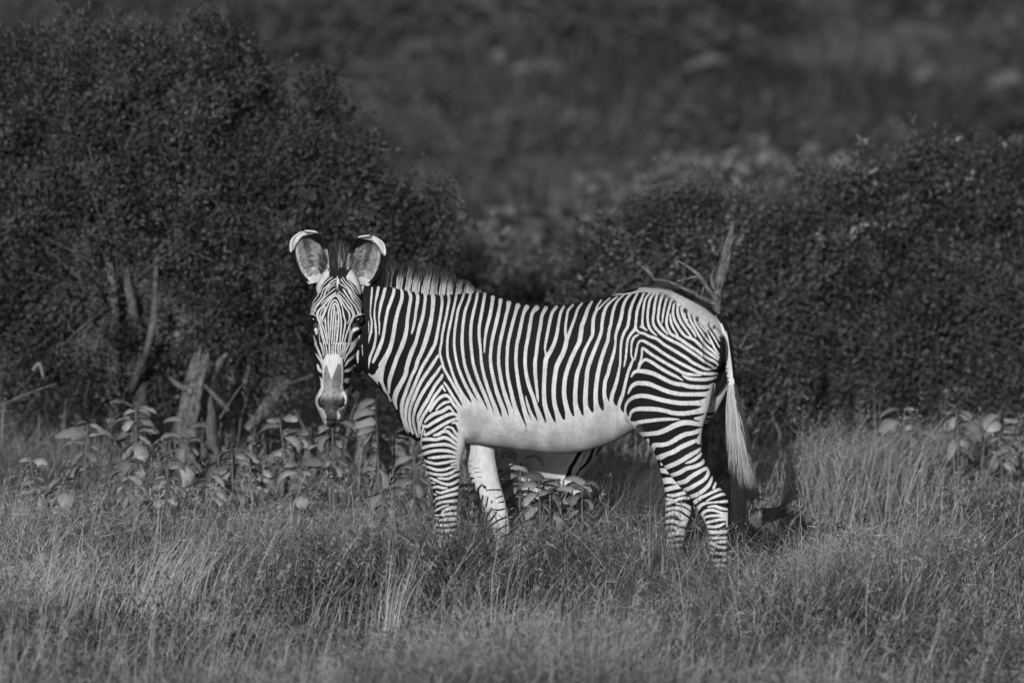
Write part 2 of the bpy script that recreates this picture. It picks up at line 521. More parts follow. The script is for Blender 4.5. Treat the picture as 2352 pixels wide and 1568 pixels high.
leg([(735, 1612, 50, .05, .09), (765, 1602, 78, .085, .125), (795, 1598, 92, .105, .135), (830, 1598, 95, .11, .14), (862, 1593, 94, .11, .145), (900, 1580, 87, .11, .145), (948, 1562, 80, .105, .145), (990, 1550, 62, .09, .14), (1030, 1550, 50, .07, .14),
     (1061, 1550, 40, .062, .14), (1100, 1556, 35, .055, .135), (1139, 1560, 32, .05, .13), (1165, 1558, 31, .046, .13), (1186, 1557, 29, .04, .13), (1213, 1552, 24, .033, .13),
     (1241, 1551, 19.5, .028, .13), (1290, 1552, 18.5, .027, .13), (1325, 1552, 19, .028, .13), (1345, 1549, 20, .032, .13), (1362, 1545, 18, .031, .13), (1367, 1543, 21, .04, .13), (1389, 1540, 25, .05, .13)])

# head, hanging and turned to the camera: py, cx, half width px, front depth, back depth
HY = 40.20
HYAW = R(7.0)
HC = W(768, 780, HY)
HD = [(612, 779, 24, .02, -.07), (628, 778, 38, .045, -.11), (650, 777, 49, .065, -.15), (675, 777, 53.5, .085, -.185), (700, 774, 58, .105, -.21), (720, 773, 61, .12, -.225),
      (738, 772, 56, .128, -.24), (758, 771, 53, .138, -.245), (790, 770, 50.5, .15, -.24), (819, 768.5, 46.5, .16, -.225), (850, 766, 42, .167, -.20), (880, 764, 36.5, .172, -.165),
      (900, 763.5, 35, .176, -.13), (918, 763, 37, .178, -.10), (932, 763, 34, .174, -.09), (946, 763.5, 28.5, .163, -.085), (960, 763.5, 22.5, .15, -.08), (971, 763, 17, .135, -.06), (978, 763, 9, .118, -.03)]
def yaw_about(P, c, a):
    d = P - c
    ca, sa = math.cos(a), math.sin(a)
    return c + np.stack([d[:, 0] * ca - d[:, 1] * sa, d[:, 0] * sa + d[:, 1] * ca, d[:, 2]], -1)
rings = []
for s in catmull(HD, 4):
    n = 44
    a = np.arange(n) * 2 * np.pi / n
    ca, sa = np.cos(a), np.sin(a)
    c = W(s[1], s[0], HY)
    fr = sa < 0
    # the front of the face narrows to the nasal bone, the jaw behind stays full
    low = np.clip((s[0] - 730) / 120, 0, 1) * np.clip((915 - s[0]) / 40, 0, 1)
    xx = np.sign(ca) * np.where(fr, np.abs(ca) ** (0.72 + 0.33 * low), np.abs(ca) ** 0.8)
    yy = np.where(fr, -np.abs(sa) ** 0.9 * (s[3]), np.abs(sa) * (-s[4]))
    Pt = np.stack([c[0] + xx * s[2] * HY / F, c[1] + yy, np.full(n, c[2])], -1)
    # forehead leans back: upper rings' front drops behind
    rings.append(yaw_about(Pt, HC, -HYAW))
body.add(*loft(rings))
def ball(px, py, Y, r, sx=1, sy=1, sz=1, nu=16, nv=12):
    c = W(px, py, Y)
    rr = []
    for t in np.linspace(0.12, np.pi - 0.12, nv):
        a = np.arange(nu) * 2 * np.pi / nu
        rr.append(c + r * np.stack([np.cos(a) * np.sin(t) * sx, np.sin(a) * np.sin(t) * sy, np.full(nu, np.cos(t)) * sz], -1))
    return loft(rr)
for px, s in ((720.5, -1), (825.5, 1)):           # brow ridges, cheek bones, nostril wings
    body.add(*ball(px - s * 3, 722, 40.13, .027, 1.0, 1.3, .55))
    body.add(*ball(px - s * 6, 757, 40.125, .022, .8, 1.4, .8))
body.add(*ball(736.5, 916, 40.055, .026, .72, 1.0, 1.5))
body.add(*ball(789, 914, 40.06, .026, .72, 1.0, 1.5))
body.add(*ball(752, 955, 40.06, .021, 1.0, 1.1, 1.1))
body.add(*ball(775, 955, 40.06, .021, 1.0, 1.1, 1.1))
body.add(*ball(822, 800, 40.32, .085, .55, 1.0, 1.5))          # near cheek (jaw)
body.add(*ball(1640, 800, 39.50, .10, .6, .9, 1.1))            # near buttock
raw = body.mesh('raw_body')
tmp = bpy.data.objects.new('raw_body', raw)
COL.objects.link(tmp)
md = tmp.modifiers.new('remesh', 'REMESH'); md.mode = 'VOXEL'; md.voxel_size = 0.0042; md.use_smooth_shade = True
dg = bpy.context.evaluated_depsgraph_get()
bme = bpy.data.meshes.new_from_object(tmp.evaluated_get(dg))
bpy.data.objects.remove(tmp); bpy.data.meshes.remove(raw)

def get_co(me):
    a = np.empty(len(me.vertices) * 3, np.float32); me.vertices.foreach_get('co', a); return a.reshape(-1, 3).astype(float)
def to_px(P):
    return 1176 + F * P[:, 0] / P[:, 1], HOR + F * (CAMZ - P[:, 2]) / P[:, 1]

V = get_co(bme)
ed = np.empty(len(bme.edges) * 2, np.int32); bme.edges.foreach_get('vertices', ed); ed = ed.reshape(-1, 2)
deg = np.bincount(ed.ravel(), minlength=len(V)).astype(float)
def lap(V, it, w):
    for _ in range(it):
        a = np.stack([np.bincount(ed[:, 0], V[ed[:, 1], k], len(V)) + np.bincount(ed[:, 1], V[ed[:, 0], k], len(V)) for k in range(3)], -1)
        V = V + w[:, None] * 0.6 * (a / deg[:, None] - V)
    return V
px, py = to_px(V)
headw = ((px < 850) & (V[:, 1] < 40.5)).astype(float)
V = lap(V, 5, np.ones(len(V)))
V = lap(V, 45, 1 - 0.93 * headw)
# form on the flank: shoulder muscle, faint ribs, thigh groove, folds
px, py = to_px(V)
near = ((V - np.array([ZX0, 40, 0])) @ AY) < 0
def bump(cx, cy, rx, ry, amt, ang=0.0):
    a = math.radians(ang)
    dx, dy = px - cx, py - cy
    u = dx * math.cos(a) + dy * math.sin(a); v = -dx * math.sin(a) + dy * math.cos(a)
    return amt * np.exp(-(u / rx) ** 2 - (v / ry) ** 2)
d = np.zeros(len(V))
d += bump(985, 860, 60, 110, .012, -15) + bump(1060, 820, 18, 120, -.008, 12) + bump(1020, 960, 45, 40, .008)
d += bump(1430, 905, 16, 90, -.012, 8) + bump(1470, 960, 30, 40, .006) + bump(1560, 800, 60, 60, .008)
d += bump(1310, 905, 120, 70, .006) + bump(1440, 800, 40, 60, -.008)
d += bump(900, 800, 14, 120, -.006, -25) + bump(880, 760, 40, 90, .005, -20)
d += .0018 * np.sin((px + .25 * (py - 850)) / 11.0) * np.exp(-((px - 1230) / 120) ** 2 - ((py - 880) / 90) ** 2)
d += bump(1085, 1016, 10, 16, -.012, 40)
d *= 1.5
side = np.where(near, -1.0, 1.0)
V = V + (d * side * (headw < .5))[:, None] * AY
# nostrils pressed in, groove down the nose sides
hp = headw > .5
for cx, cy, ang in ((735.5, 921, -8), (789.0, 920, 8)):
    V[:, 1] += hp * bump(cx, cy, 5.5, 13, .022, ang) * (V[:, 1] < 40.12)
V[:, 1] += hp * bump(763, 966, 14, 2.5, .012) * (V[:, 1] < 40.14)
V[:, 1] += hp * (bump(735, 850, 5, 40, .010, 6) + bump(795, 850, 5, 40, .010, -6))
bme.vertices.foreach_set('co', V.astype(np.float32).ravel())
# finer mesh on the face, where the stripes are narrow
bm = bmesh.new(); bm.from_mesh(bme)
es = [e for e in bm.edges if e.verts[0].co.x < (846 - 1176) * 40.1 / F and e.verts[0].co.y < 40.24 and e.verts[0].co.z > CAMZ - (990 - HOR) * 40.1 / F]
bmesh.ops.subdivide_edges(bm, edges=es, cuts=1, use_grid_fill=True)
bm.to_mesh(bme); bm.free()
bme.polygons.foreach_set('use_smooth', np.ones(len(bme.polygons), bool))
V = get_co(bme)

# ---------------- coat: white stripes as drawn lines on the flank (positions in 2560-wide units), kept as a signed width
CR = {'A1': (880, 660), 'A2': (880, 880), 'B1': (1100, 700), 'B2': (1100, 900), 'C1': (1340, 700), 'C2': (1340, 900), 'D1': (1560, 690), 'D2': (1540, 900), 'E': (1560, 1120), 'F': (1010, 1060)}
CS = 300.0 / 1568.0
class Raster:
    def __init__(self, x0, y0, x1, y1, step, base=-6.0):
        self.x0, self.y0, self.st = x0, y0, step
        self.nx, self.ny = int((x1 - x0) / step) + 1, int((y1 - y0) / step) + 1
        self.a = np.full((self.ny, self.nx), base, np.float32)
        self.gx = x0 + np.arange(self.nx) * step
        self.gy = y0 + np.arange(self.ny) * step
    def stroke(self, pts, sign=1, smooth=True):
        P = np.asarray(pts, float)
        if smooth and len(P) > 2:
            P = catmull(P, 5)
        for (xa, ya, wa), (xb, yb, wb) in zip(P[:-1], P[1:]):
            m = max(wa, wb) / 2 + 6
            i0 = max(0, int((min(xa, xb) - m - self.x0) / self.st)); i1 = min(self.nx, int((max(xa, xb) + m - self.x0) / self.st) + 2)
            j0 = max(0, int((min(ya, yb) - m - self.y0) / self.st)); j1 = min(self.ny, int((max(ya, yb) + m - self.y0) / self.st) + 2)
            if i1 <= i0 or j1 <= j0: continue
            X = self.gx[None, i0:i1]; Y = self.gy[j0:j1, None]
            dx, dy = xb - xa, yb - ya
            t = np.clip(((X - xa) * dx + (Y - ya) * dy) / (dx * dx + dy * dy + 1e-9), 0, 1)
            v = (wa + (wb - wa) * t) / 2 - np.hypot(X - xa - t * dx, Y - ya - t * dy)
            s = self.a[j0:j1, i0:i1]
            if sign > 0: np.maximum(s, v, out=s)
            else: np.minimum(s, -v, out=s)
    def poly(self, pts, sign=1):
        P = np.asarray(pts, float)
        x0, y0 = P.min(0) - 7; x1, y1 = P.max(0) + 7
        i0 = max(0, int((x0 - self.x0) / self.st)); i1 = min(self.nx, int((x1 - self.x0) / self.st) + 2)
        j0 = max(0, int((y0 - self.y0) / self.st)); j1 = min(self.ny, int((y1 - self.y0) / self.st) + 2)
        X, Y = np.meshgrid(self.gx[i0:i1], self.gy[j0:j1])
        ins = np.zeros(X.shape, bool); dist = np.full(X.shape, 99.0)
        for (xa, ya), (xb, yb) in zip(P, np.roll(P, -1, 0)):
            c = ((ya > Y) != (yb > Y)) & (X < (xb - xa) * (Y - ya) / (yb - ya + 1e-12) + xa)
            ins ^= c
            dx, dy = xb - xa, yb - ya
            t = np.clip(((X - xa) * dx + (Y - ya) * dy) / (dx * dx + dy * dy + 1e-9), 0, 1)
            dist = np.minimum(dist, np.hypot(X - xa - t * dx, Y - ya - t * dy))
        v = np.where(ins, dist, -dist)
        s = self.a[j0:j1, i0:i1]
        if sign > 0: np.maximum(s, v, out=s)
        else: np.minimum(s, -v, out=s)
    def sample(self, x, y):
        u = np.clip((x - self.x0) / self.st, 0, self.nx - 1.001); v = np.clip((y - self.y0) / self.st, 0, self.ny - 1.001)
        i, j = u.astype(int), v.astype(int); fu, fv = u - i, v - j
        a = np.clip(self.a, -6, 6)
        return (a[j, i] * (1 - fu) + a[j, i + 1] * fu) * (1 - fv) + (a[j + 1, i] * (1 - fu) + a[j + 1, i + 1] * fu) * fv

def parse(txt):
    out = []
    for line in txt.strip().splitlines():
        line = line.strip()
        if not line: continue
        pts = []
        for seg in line.split('/'):
            cr, rest = seg.split(':')
            ox, oy = CR[cr.strip()]
            for t in rest.split():
                q = [float(v) for v in t.split(',')]
                pts.append((ox + q[0] * CS, oy + q[1] * CS) + ((q[2] * CS,) if len(q) > 2 else ()))
        out.append(pts)
    return out

NEAR = '''
A1: 205,320,22 195,420,28 190,520,18
A1: 212,745,20 208,830,34 205,910,18
A1: 180,790,10 195,890,14
A1: 262,310,22 255,420,26 242,570,20 240,660,16 258,760,26 250,870,30 225,970,28 207,1050,16
A1: 345,305,34 325,410,34 303,520,20 292,660,22 305,780,26 312,930,28 290,1070,34 245,1190,36 215,1290,40 190,1370,46 160,1378,20
A1: 445,265,34 415,390,42 375,540,40 352,690,24 358,800,20 355,920,12
A1: 515,250,28 540,290,34 548,360,40 510,480,44 470,590,40 450,680,40 430,800,40 410,930,40 380,1040,46 330,1160,50 275,1280,32
A1: 600,250,50 632,300,36 655,380,40 645,480,46 605,600,46 575,720,50 550,860,52 525,1000,54 490,1120,60 430,1240,72 390,1320,90
A1: 700,290,40 735,335,40 765,410,44 765,470,44 745,580,44 725,720,46 715,830,48 690,960,56 640,1100,60 600,1190,54 560,1300,54 525,1400,56 495,1500,54 / A2: 485,430,40 482,530,26
A1: 830,340,40 860,420,44 855,490,44 835,620,38 820,730,36 800,830,36 780,905,22
A1: 945,370,34 958,430,40 950,520,40 925,680,46 890,800,50 860,920,46 830,1030,46 790,1120,58 750,1230,58 715,1350,56 / A2: 700,290,58 645,400,60 590,500,66 560,590,66 562,660,50 585,740,18
A1: 1060,420,60 1060,500,56 1045,650,50 1020,790,58 990,910,60 950,1040,60 910,1150,52 860,1260,50 / A2: 830,210,46 780,310,42 740,420,44 700,530,46 665,630,50 650,720,50 655,830,40 680,920,36 700,1010,36 720,1060,40
A1: 1170,410,36 1178,500,36 1160,650,36 1135,790,38 1110,930,42 1085,1040,44 1040,1130,46 / A2: 985,80,42 920,190,44 870,300,42 820,420,44 770,540,46 730,640,48 705,740,44 700,850,40 715,950,36 745,1030,36
A2: 1125,45,32 1070,130,44 1000,240,46 930,340,46 875,440,46 825,560,48 780,670,46 755,770,38 750,870,34 765,970,34 795,1060,34
A2: 1160,185,30 1105,270,42 1030,370,46 960,470,46 900,570,46 850,670,46 815,770,42 800,870,38 815,970,36 840,1060,30 860,1110,20
A2: 1180,300,36 1160,340,44 1090,430,42 1030,540,44 975,640,46 920,730,46 870,830,44 860,900,26 870,960,30 870,1040,24 880,1100,16
A2: 1180,440,36 1130,510,40 1070,590,42 1020,690,42 970,770,42 920,850,40 890,930,44 880,1000,34 895,1060,18
A2: 1180,445,24 1215,505,26
A2: 1020,770,26 1060,700,40 1110,630,40 1170,580,44 1230,565,44 1280,600,40 1320,670,40 1370,730,44 1430,790,70
A2: 1100,750,22 1150,700,36 1210,660,40 1275,645,30
A2: 950,915,26 1010,850,46 1090,800,50 1180,770,50 1260,720,46 1300,745,30 1325,775,22
A2: 930,960,36 980,970,40 1060,920,46 1150,870,48 1260,815,46 1340,805,44 1400,850,40 1430,900,40
A2: 935,965,28 915,1050,22 905,1110,16
A2: 950,1020,14 950,1080,30 1000,1060,40 1100,1000,44 1200,940,44 1300,890,40 1370,865,32
A2: 1310,930,22 1355,920,34 1390,970,32 1425,1050,30
A2: 1205,1000,24 1250,975,30 1300,990,30
A2: 1310,985,28 1350,1050,36 1400,1100,38 1440,1130,40
A2: 1070,1085,28 1130,1070,44 1190,1035,44 1250,1040,44 1320,1100,42 1380,1150,44 1440,1190,50
A2: 920,1140,44 1000,1135,46 1100,1140,44 1190,1115,46 1260,1130,44 1330,1180,38 1395,1225,34
A2: 920,1250,46 1000,1225,42 1100,1210,42 1220,1205,44 1320,1235,40 1420,1300,38
A2: 925,1330,44 1000,1305,44 1100,1285,42 1230,1285,44 1330,1310,40 1420,1350,36
A2: 1000,1380,24 1080,1375,40 1180,1365,42 1290,1360,40 1410,1380,32
F: 265,475,36 340,500,38 430,515,36 540,500,38 640,478,36 740,475,30
F: 620,525,20 680,515,32 745,515,36
F: 285,548,26 350,570,36 430,595,38 530,590,36 620,560,32 700,555,18
F: 315,630,30 390,650,36 500,660,36 600,640,38 680,595,36 745,580,50
F: 440,700,20 500,710,34 580,710,36 650,675,36 740,645,44
F: 325,690,26 400,725,36 500,770,36 590,785,40 660,760,40 735,720,44
F: 335,755,26 400,768,24
F: 355,835,28 430,815,36 500,830,34 560,830,20
F: 425,880,26 480,895,32 560,870,40 650,845,40 725,815,44
F: 365,900,18 415,920,24
F: 420,970,28 500,950,38 600,925,42 715,900,46
F: 395,1010,16 420,970,16
F: 380,980,18 375,1040,16
F: 420,1045,24 500,1015,34 600,1005,40 700,995,46
F: 385,1140,18 450,1105,28 520,1070,28 580,1058,20
F: 380,1185,22 480,1185,26 520,1130,30 600,1095,46 700,1085,52
F: 490,1195,20 560,1170,36 690,1165,50
F: 390,1230,20 450,1225,20
F: 470,1255,32 560,1240,44 690,1235,46
F: 380,1305,30 540,1320,40 690,1300,44
F: 380,1385,30 540,1390,40 690,1375,44
F: 380,1460,34 540,1465,40 690,1450,44
F: 380,1530,34 690,1525,44
A1: 1260,400,36 1268,470,36 1250,580,34 1230,690,34 1205,800,34 1180,920,32 1170,1020,30 1152,1110,30 1150,1170,28 / A2: 1175,120,32 1200,210,34 1260,320,36 1330,440,40 1400,560,44 1480,680,70
A2: 1205,400,30 1250,460,34 1310,560,36 1370,650,38 1430,740,50
B1: 215,180,34 200,270,32 170,400,32 145,520,32 120,640,32 100,760,32 95,880,32 100,990,34 / B2: 130,55,34 165,175,34 220,310,38 290,440,44 360,560,74
B1: 320,150,34 290,250,32 240,380,34 215,520,34 195,650,34 185,800,34 190,900,34 / B2: 215,10,34 260,160,38 330,320,44 400,450,48 470,570,80
B1: 405,150,34 380,260,36 330,400,38 303,560,40 290,720,40 290,850,40 / B2: 315,20,38 350,150,42 410,300,46 480,440,54 550,580,62 590,690,90
B1: 490,160,36 480,240,36 435,430,40 410,560,40 400,700,42 405,850,40 / B2: 430,20,40 470,170,42 530,330,46 590,470,50 640,600,56 675,740,80
B1: 585,180,46 578,230,38 553,380,42 525,530,40 510,650,40 515,780,38 530,920,36 / B2: 540,20,38 575,200,42 620,350,46 670,490,50 720,620,58 760,760,90
B1: 690,225,56 683,290,44 655,450,46 615,610,42 592,740,34 583,840,30 580,945,16
B1: 792,262,54 780,340,40 755,470,48 725,600,48 690,740,44 668,880,42 / B2: 660,20,42 690,200,46 730,370,48 780,520,56 830,650,64 860,790,100
B1: 898,300,66 888,370,46 865,460,44 838,580,44 800,740,46 775,880,42 / B2: 765,20,42 785,180,46 820,350,48 870,510,56 920,650,64 955,820,110
B1: 1018,332,66 995,400,46 950,560,44 910,720,44 885,860,42 / B2: 875,20,42 885,200,44 920,370,48 960,540,56 1000,680,66 1060,860,110
B1: 1133,352,64 1095,430,44 1063,560,44 1032,720,46 1002,860,44 / B2: 992,20,44 1010,200,46 1040,380,48 1080,560,54 1120,710,62 1180,850,100
B2: 1120,470,16 1150,590,34 1190,700,42 1240,810,70 1260,880,90
B1: 1262,362,70 1205,440,44 1175,600,48 1150,750,46 1122,900,46 / B2: 1112,20,46 1125,170,48 1165,340,50 1220,490,50 1260,620,58 1310,760,76 1330,850,110
C1: 130,362,50 80,460,44 60,580,46 40,690,46 20,820,44 / B2: 1255,-60,46 1242,20,50 1245,180,48 1260,340,42 1275,470,32 1285,545,14
C1: 265,352,46 215,420,42 190,500,42 165,620,40 138,760,38 118,870,30 120,930,24 135,980,40
C1: 365,342,34 325,420,38 302,520,36 280,660,44 250,790,48 200,910,52 145,1000,60 / B2: 1380,20,60 1365,200,54 1358,400,54 1370,580,60 1410,720,74 1450,840,110
C1: 480,325,34 420,400,34 400,500,32 385,620,34 388,720,36 400,770,46
C1: 600,303,34 545,380,36 510,490,36 465,610,38 425,720,46 400,780,54 385,860,58 350,960,60 310,1040,62 270,1130,62 250,1240,58 235,1370,56 / C2: 232,455,56 245,580,58 275,690,66 310,800,100
C1: 730,282,34 680,370,44 640,490,52 600,600,56 585,700,60 565,810,60 510,920,56 460,1030,56 415,1150,56 385,1260,56 370,1370,56 / C2: 368,450,58 385,560,62 415,680,74 440,770,110
C1: 850,265,26 800,340,28 790,385,34
C1: 965,233,20 890,300,22 830,365,26 795,390,36 755,480,44 745,570,46 742,650,48 735,720,44 690,810,40 640,910,46 605,1010,46 580,1100,46 545,1200,52 525,1310,56 515,1420,56 / C2: 512,495,58 520,600,66 545,700,90 565,770,120
C1: 1060,218,24 980,280,30 920,350,40 885,440,44 865,550,42 855,660,42 825,760,46 785,860,48 740,970,52 700,1080,54 670,1190,54 660,1310,56 650,1430,58 / C2: 645,495,62 650,600,66 670,680,96 700,740,130
C1: 1155,188,20 1075,260,28 1030,340,36 1000,440,40 980,560,40 955,660,40 940,780,44 905,880,48 870,980,52 840,1080,52 815,1190,54 795,1310,56 782,1420,58 / C2: 780,495,58 785,570,66 800,650,96 830,730,140
C1: 1245,172,28 1180,250,38 1140,340,40 1120,450,46 1095,550,46 1065,640,42 1040,730,36 1038,820,30 1025,910,36 1000,1010,44 965,1120,46 940,1220,48 905,1320,48 893,1420,50 / C2: 895,470,54 920,560,74 950,640,120
C1: 1325,170,30 1265,290,36 1230,400,40 1215,510,40 1195,610,40 1150,690,38 1120,780,34 1108,880,30 1103,1000,28 1098,1100,28 1080,1200,36 1060,1300,44 1030,1400,48 / C2: 1000,440,52 985,530,54 1000,600,74 1050,650,96 1090,700,90
C1: 1408,175,28 1360,290,36 1325,390,38 1310,490,36 1300,590,34 1295,640,46 1235,710,34 1200,780,34 1185,880,30 1175,990,28 1160,1080,24 1150,1130,14
C1: 1335,715,24 1290,740,32 1255,800,32 1245,890,26 1245,980,20 1265,1040,26 1240,1110,36 1205,1200,38 1180,1290,40 1155,1400,40 1130,1500,46 / C2: 1105,520,50 1085,590,44 1095,650,28 1130,720,22 1160,770,18
D1: 335,225,24 280,300,28 258,400,32 245,500,30 240,600,30 245,660,40 300,710,20
D1: 210,660,18 240,670,30
D1: 388,225,28 340,310,34 318,420,34 308,540,32 320,640,34 355,710,34 425,775,18
D1: 432,240,30 405,350,36 390,470,36 378,580,34 395,650,38 440,710,38 510,775,40 620,840,42 740,900,42 860,980,42 960,1050,40 1050,1115,36 1130,1165,30 1175,1190,14
D1: 495,270,34 470,350,36 455,450,36 445,560,34 470,630,36 520,700,34 570,760,18
D1: 555,300,30 530,400,32 510,500,30 500,610,16
D1: 612,330,30 585,430,34 565,520,34 555,620,34 580,700,36 620,760,38 680,790,42 760,840,42 860,910,42 950,970,42 1030,1030,42 1110,1080,40 1190,1120,36 1225,1160,28
D1: 605,490,14 610,580,32 640,670,32 690,750,26 700,790,30
D1: 652,370,30 640,470,32 655,560,36 700,650,38 750,730,38 810,790,36 870,810,40 940,850,42 1020,930,42 1090,990,40 1160,1040,36 1230,1090,26
D1: 702,380,32 700,470,36 725,560,38 770,640,38 820,710,34 870,780,24 880,800,28
D1: 750,430,36 770,520,36 820,610,38 880,690,36 940,790,22
D1: 790,490,26 800,540,22 825,580,26
D1: 845,490,36 870,580,34 920,670,34 970,760,32 1030,850,34 1080,910,36 1150,970,32 1240,1060,24
D1: 905,520,32 940,620,30 1000,710,28 1060,800,28 1130,885,16
D1: 970,600,20 1020,670,22 1070,740,14
D1: 1000,580,40 1060,670,30 1100,770,26 1150,870,30 1190,950,26 1240,1020,20
D1: 1060,620,40 1110,700,26 1170,790,26 1220,880,22 1250,930,18
D1: 1130,650,26 1190,740,22 1250,840,16
D1: 1180,700,20 1240,790,14
D1: 150,690,30 200,735,32 260,750,36 340,790,38 430,820,40 520,890,40 620,950,42 720,1010,42 820,1070,42 900,1130,42 980,1170,40 1060,1210,38 1140,1215,30 1200,1200,34
D1: 140,1095,20 155,1010,32 175,910,30 200,855,30 250,845,36 320,880,40 420,940,42 520,1010,42 620,1070,42 720,1130,42 820,1180,42 920,1230,42 1000,1265,42 1100,1275,42 1210,1270,36
D1: 205,1150,44 225,1080,28 235,1000,26 240,940,30 290,970,40 370,1030,42 470,1090,42 570,1150,42 680,1210,42 780,1265,42 880,1285,40 1000,1297,18
D1: 205,1150,46 250,1105,38 290,1090,40 370,1130,44 460,1190,46 560,1250,44 660,1300,42 770,1360,16
D1: 205,1150,40 185,1220,32
D1: 95,1310,24 140,1250,42 200,1240,50 300,1250,60 400,1280,56 500,1330,54 600,1380,52 700,1410,54 760,1415,54 850,1440,54 980,1450,52 1100,1445,48 1170,1420,60
D1: 765,1300,18 840,1335,42 940,1350,44 1060,1350,44 1160,1335,40 1200,1320,30
D2: 160,430,26 200,350,44 260,305,54 340,300,60 430,310,60 530,350,54 640,395,56 760,430,56 900,445,54 1050,445,54 1200,440,70 1260,400,80
D2: 230,870,14 170,800,20 130,720,26 120,650,28 130,590,32 165,530,42 230,485,50 320,465,56 430,475,58 560,510,58 700,540,58 850,560,60 1000,560,60 1120,555,80 1230,520,110
D2: 180,745,24 200,680,40 270,640,52 400,635,60 520,640,58 640,660,56 760,690,58 880,695,60 1000,680,60 1100,660,80 1200,620,120
D2: 230,830,48 330,805,50 450,790,48 570,775,46 690,770,40 825,770,14
D2: 1030,760,28 1100,760,60 1180,750,100
D2: 350,970,60 450,960,56 560,945,62 660,905,66 760,855,70 860,820,70 960,815,66 1060,830,60 1150,830,90
D2: 480,1160,60 500,1110,60 600,1105,58 700,1080,58 800,1020,62 900,970,62 1000,950,56 1090,920,60 1130,910,60
D2: 415,1045,44 420,1090,30
D2: 560,1275,80 660,1230,60 760,1190,62 860,1130,62 960,1085,60 1050,1050,50 1090,1060,80
E: 540,255,60 650,210,60 750,160,60 850,100,60 950,40,50 1010,0,40
E: 805,195,18 880,170,40 960,120,44 1010,70,40
E: 620,355,54 720,320,56 820,265,54 920,240,50 1010,200,52 1050,150,40
E: 690,460,56 800,430,58 880,370,58 980,310,54 1080,260,44 1100,310,44 1080,370,50 1030,420,50 950,470,54 860,520,56 760,560,54
E: 830,645,50 960,600,54 1060,530,52 1120,460,46 1150,380,30
E: 900,720,56 1000,650,48 1080,610,36 1160,570,40 1250,535,40 1290,540,30
E: 1170,520,36 1200,450,34
E: 1070,690,16 1170,640,34 1280,600,40 1340,600,30
E: 950,810,50 1010,740,44 1080,715,34 1180,705,24 1370,690,44
E: 1100,765,18 1180,755,36 1280,785,40 1365,800,30
E: 1010,900,40 1030,850,44 1090,810,40 1180,810,36 1280,845,36 1365,850,34
E: 1060,1020,26 1045,940,28 1060,900,36 1150,880,36 1250,880,36 1360,900,60
E: 1080,970,40 1180,945,36 1260,930,36 1350,930,30
E: 1090,1020,44 1180,1025,36 1250,1010,40 1310,980,30
E: 1355,1010,44 1350,960,40
E: 1080,1090,54 1200,1095,46 1360,1085,44
E: 1130,1170,40 1220,1170,36 1355,1165,34
E: 1200,1225,30 1280,1220,40 1360,1215,36
E: 1110,1220,40 1170,1250,50 1250,1290,40 1355,1295,36
E: 1150,1310,30 1180,1320,24
E: 1130,1360,40 1250,1375,40 1360,1375,44
E: 1150,1455,36 1250,1460,40 1360,1450,40
E: 1130,1530,38 1360,1530,44
E: 1130,1610,38 1360,1600,44
'''
WHITE = '''
A2: 445,90 425,230 407,330 412,400 440,470 490,570 525,640 490,655 460,560 410,500 370,400 335,372 345,430 310,390 250,330 190,275 200,262 260,300 300,285 320,240 380,150
A2: 680,940 700,1020 740,1080 790,1140 840,1170 890,1160 905,1130 915,1220 900,1230 800,1185 740,1110 690,1040
D1: -160,215 0,225 100,208 200,175 300,170 330,190 300,205 200,212 100,236 -160,258
D2: 1230,400 1300,300 1290,420 1260,560 1220,700 1180,850 1130,1000 1095,1060 1060,1010 1130,900 1140,760 1170,640 1200,540
'''
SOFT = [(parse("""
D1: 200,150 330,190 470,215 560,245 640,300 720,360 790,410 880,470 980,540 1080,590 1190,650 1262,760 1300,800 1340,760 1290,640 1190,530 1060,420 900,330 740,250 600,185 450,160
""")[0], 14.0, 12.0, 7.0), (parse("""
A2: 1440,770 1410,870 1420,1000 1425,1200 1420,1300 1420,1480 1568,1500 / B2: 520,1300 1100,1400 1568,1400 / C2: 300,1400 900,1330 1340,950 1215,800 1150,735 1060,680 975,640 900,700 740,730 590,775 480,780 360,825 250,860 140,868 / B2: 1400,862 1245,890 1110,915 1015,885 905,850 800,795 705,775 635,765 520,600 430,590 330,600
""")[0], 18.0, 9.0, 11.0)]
def sdist(x, y, P):
    P = np.asarray([p[:2] for p in P], float)
    ins = np.zeros(x.shape, bool); dist = np.full(x.shape, 999.0)
    for (xa, ya), (xb, yb) in zip(P, np.roll(P, -1, 0)):
        ins ^= ((ya > y) != (yb > y)) & (x < (xb - xa) * (y - ya) / (yb - ya + 1e-12) + xa)
        dx, dy = xb - xa, yb - ya
        t = np.clip(((x - xa) * dx + (y - ya) * dy) / (dx * dx + dy * dy + 1e-9), 0, 1)
        dist = np.minimum(dist, np.hypot(x - xa - t * dx, y - ya - t * dy))
    return np.where(ins, dist, -dist)
main = Raster(840, 640, 1880, 1440, 0.6)
for pl in parse(WHITE): main.poly(pl)
for st in parse(NEAR): main.stroke(st)

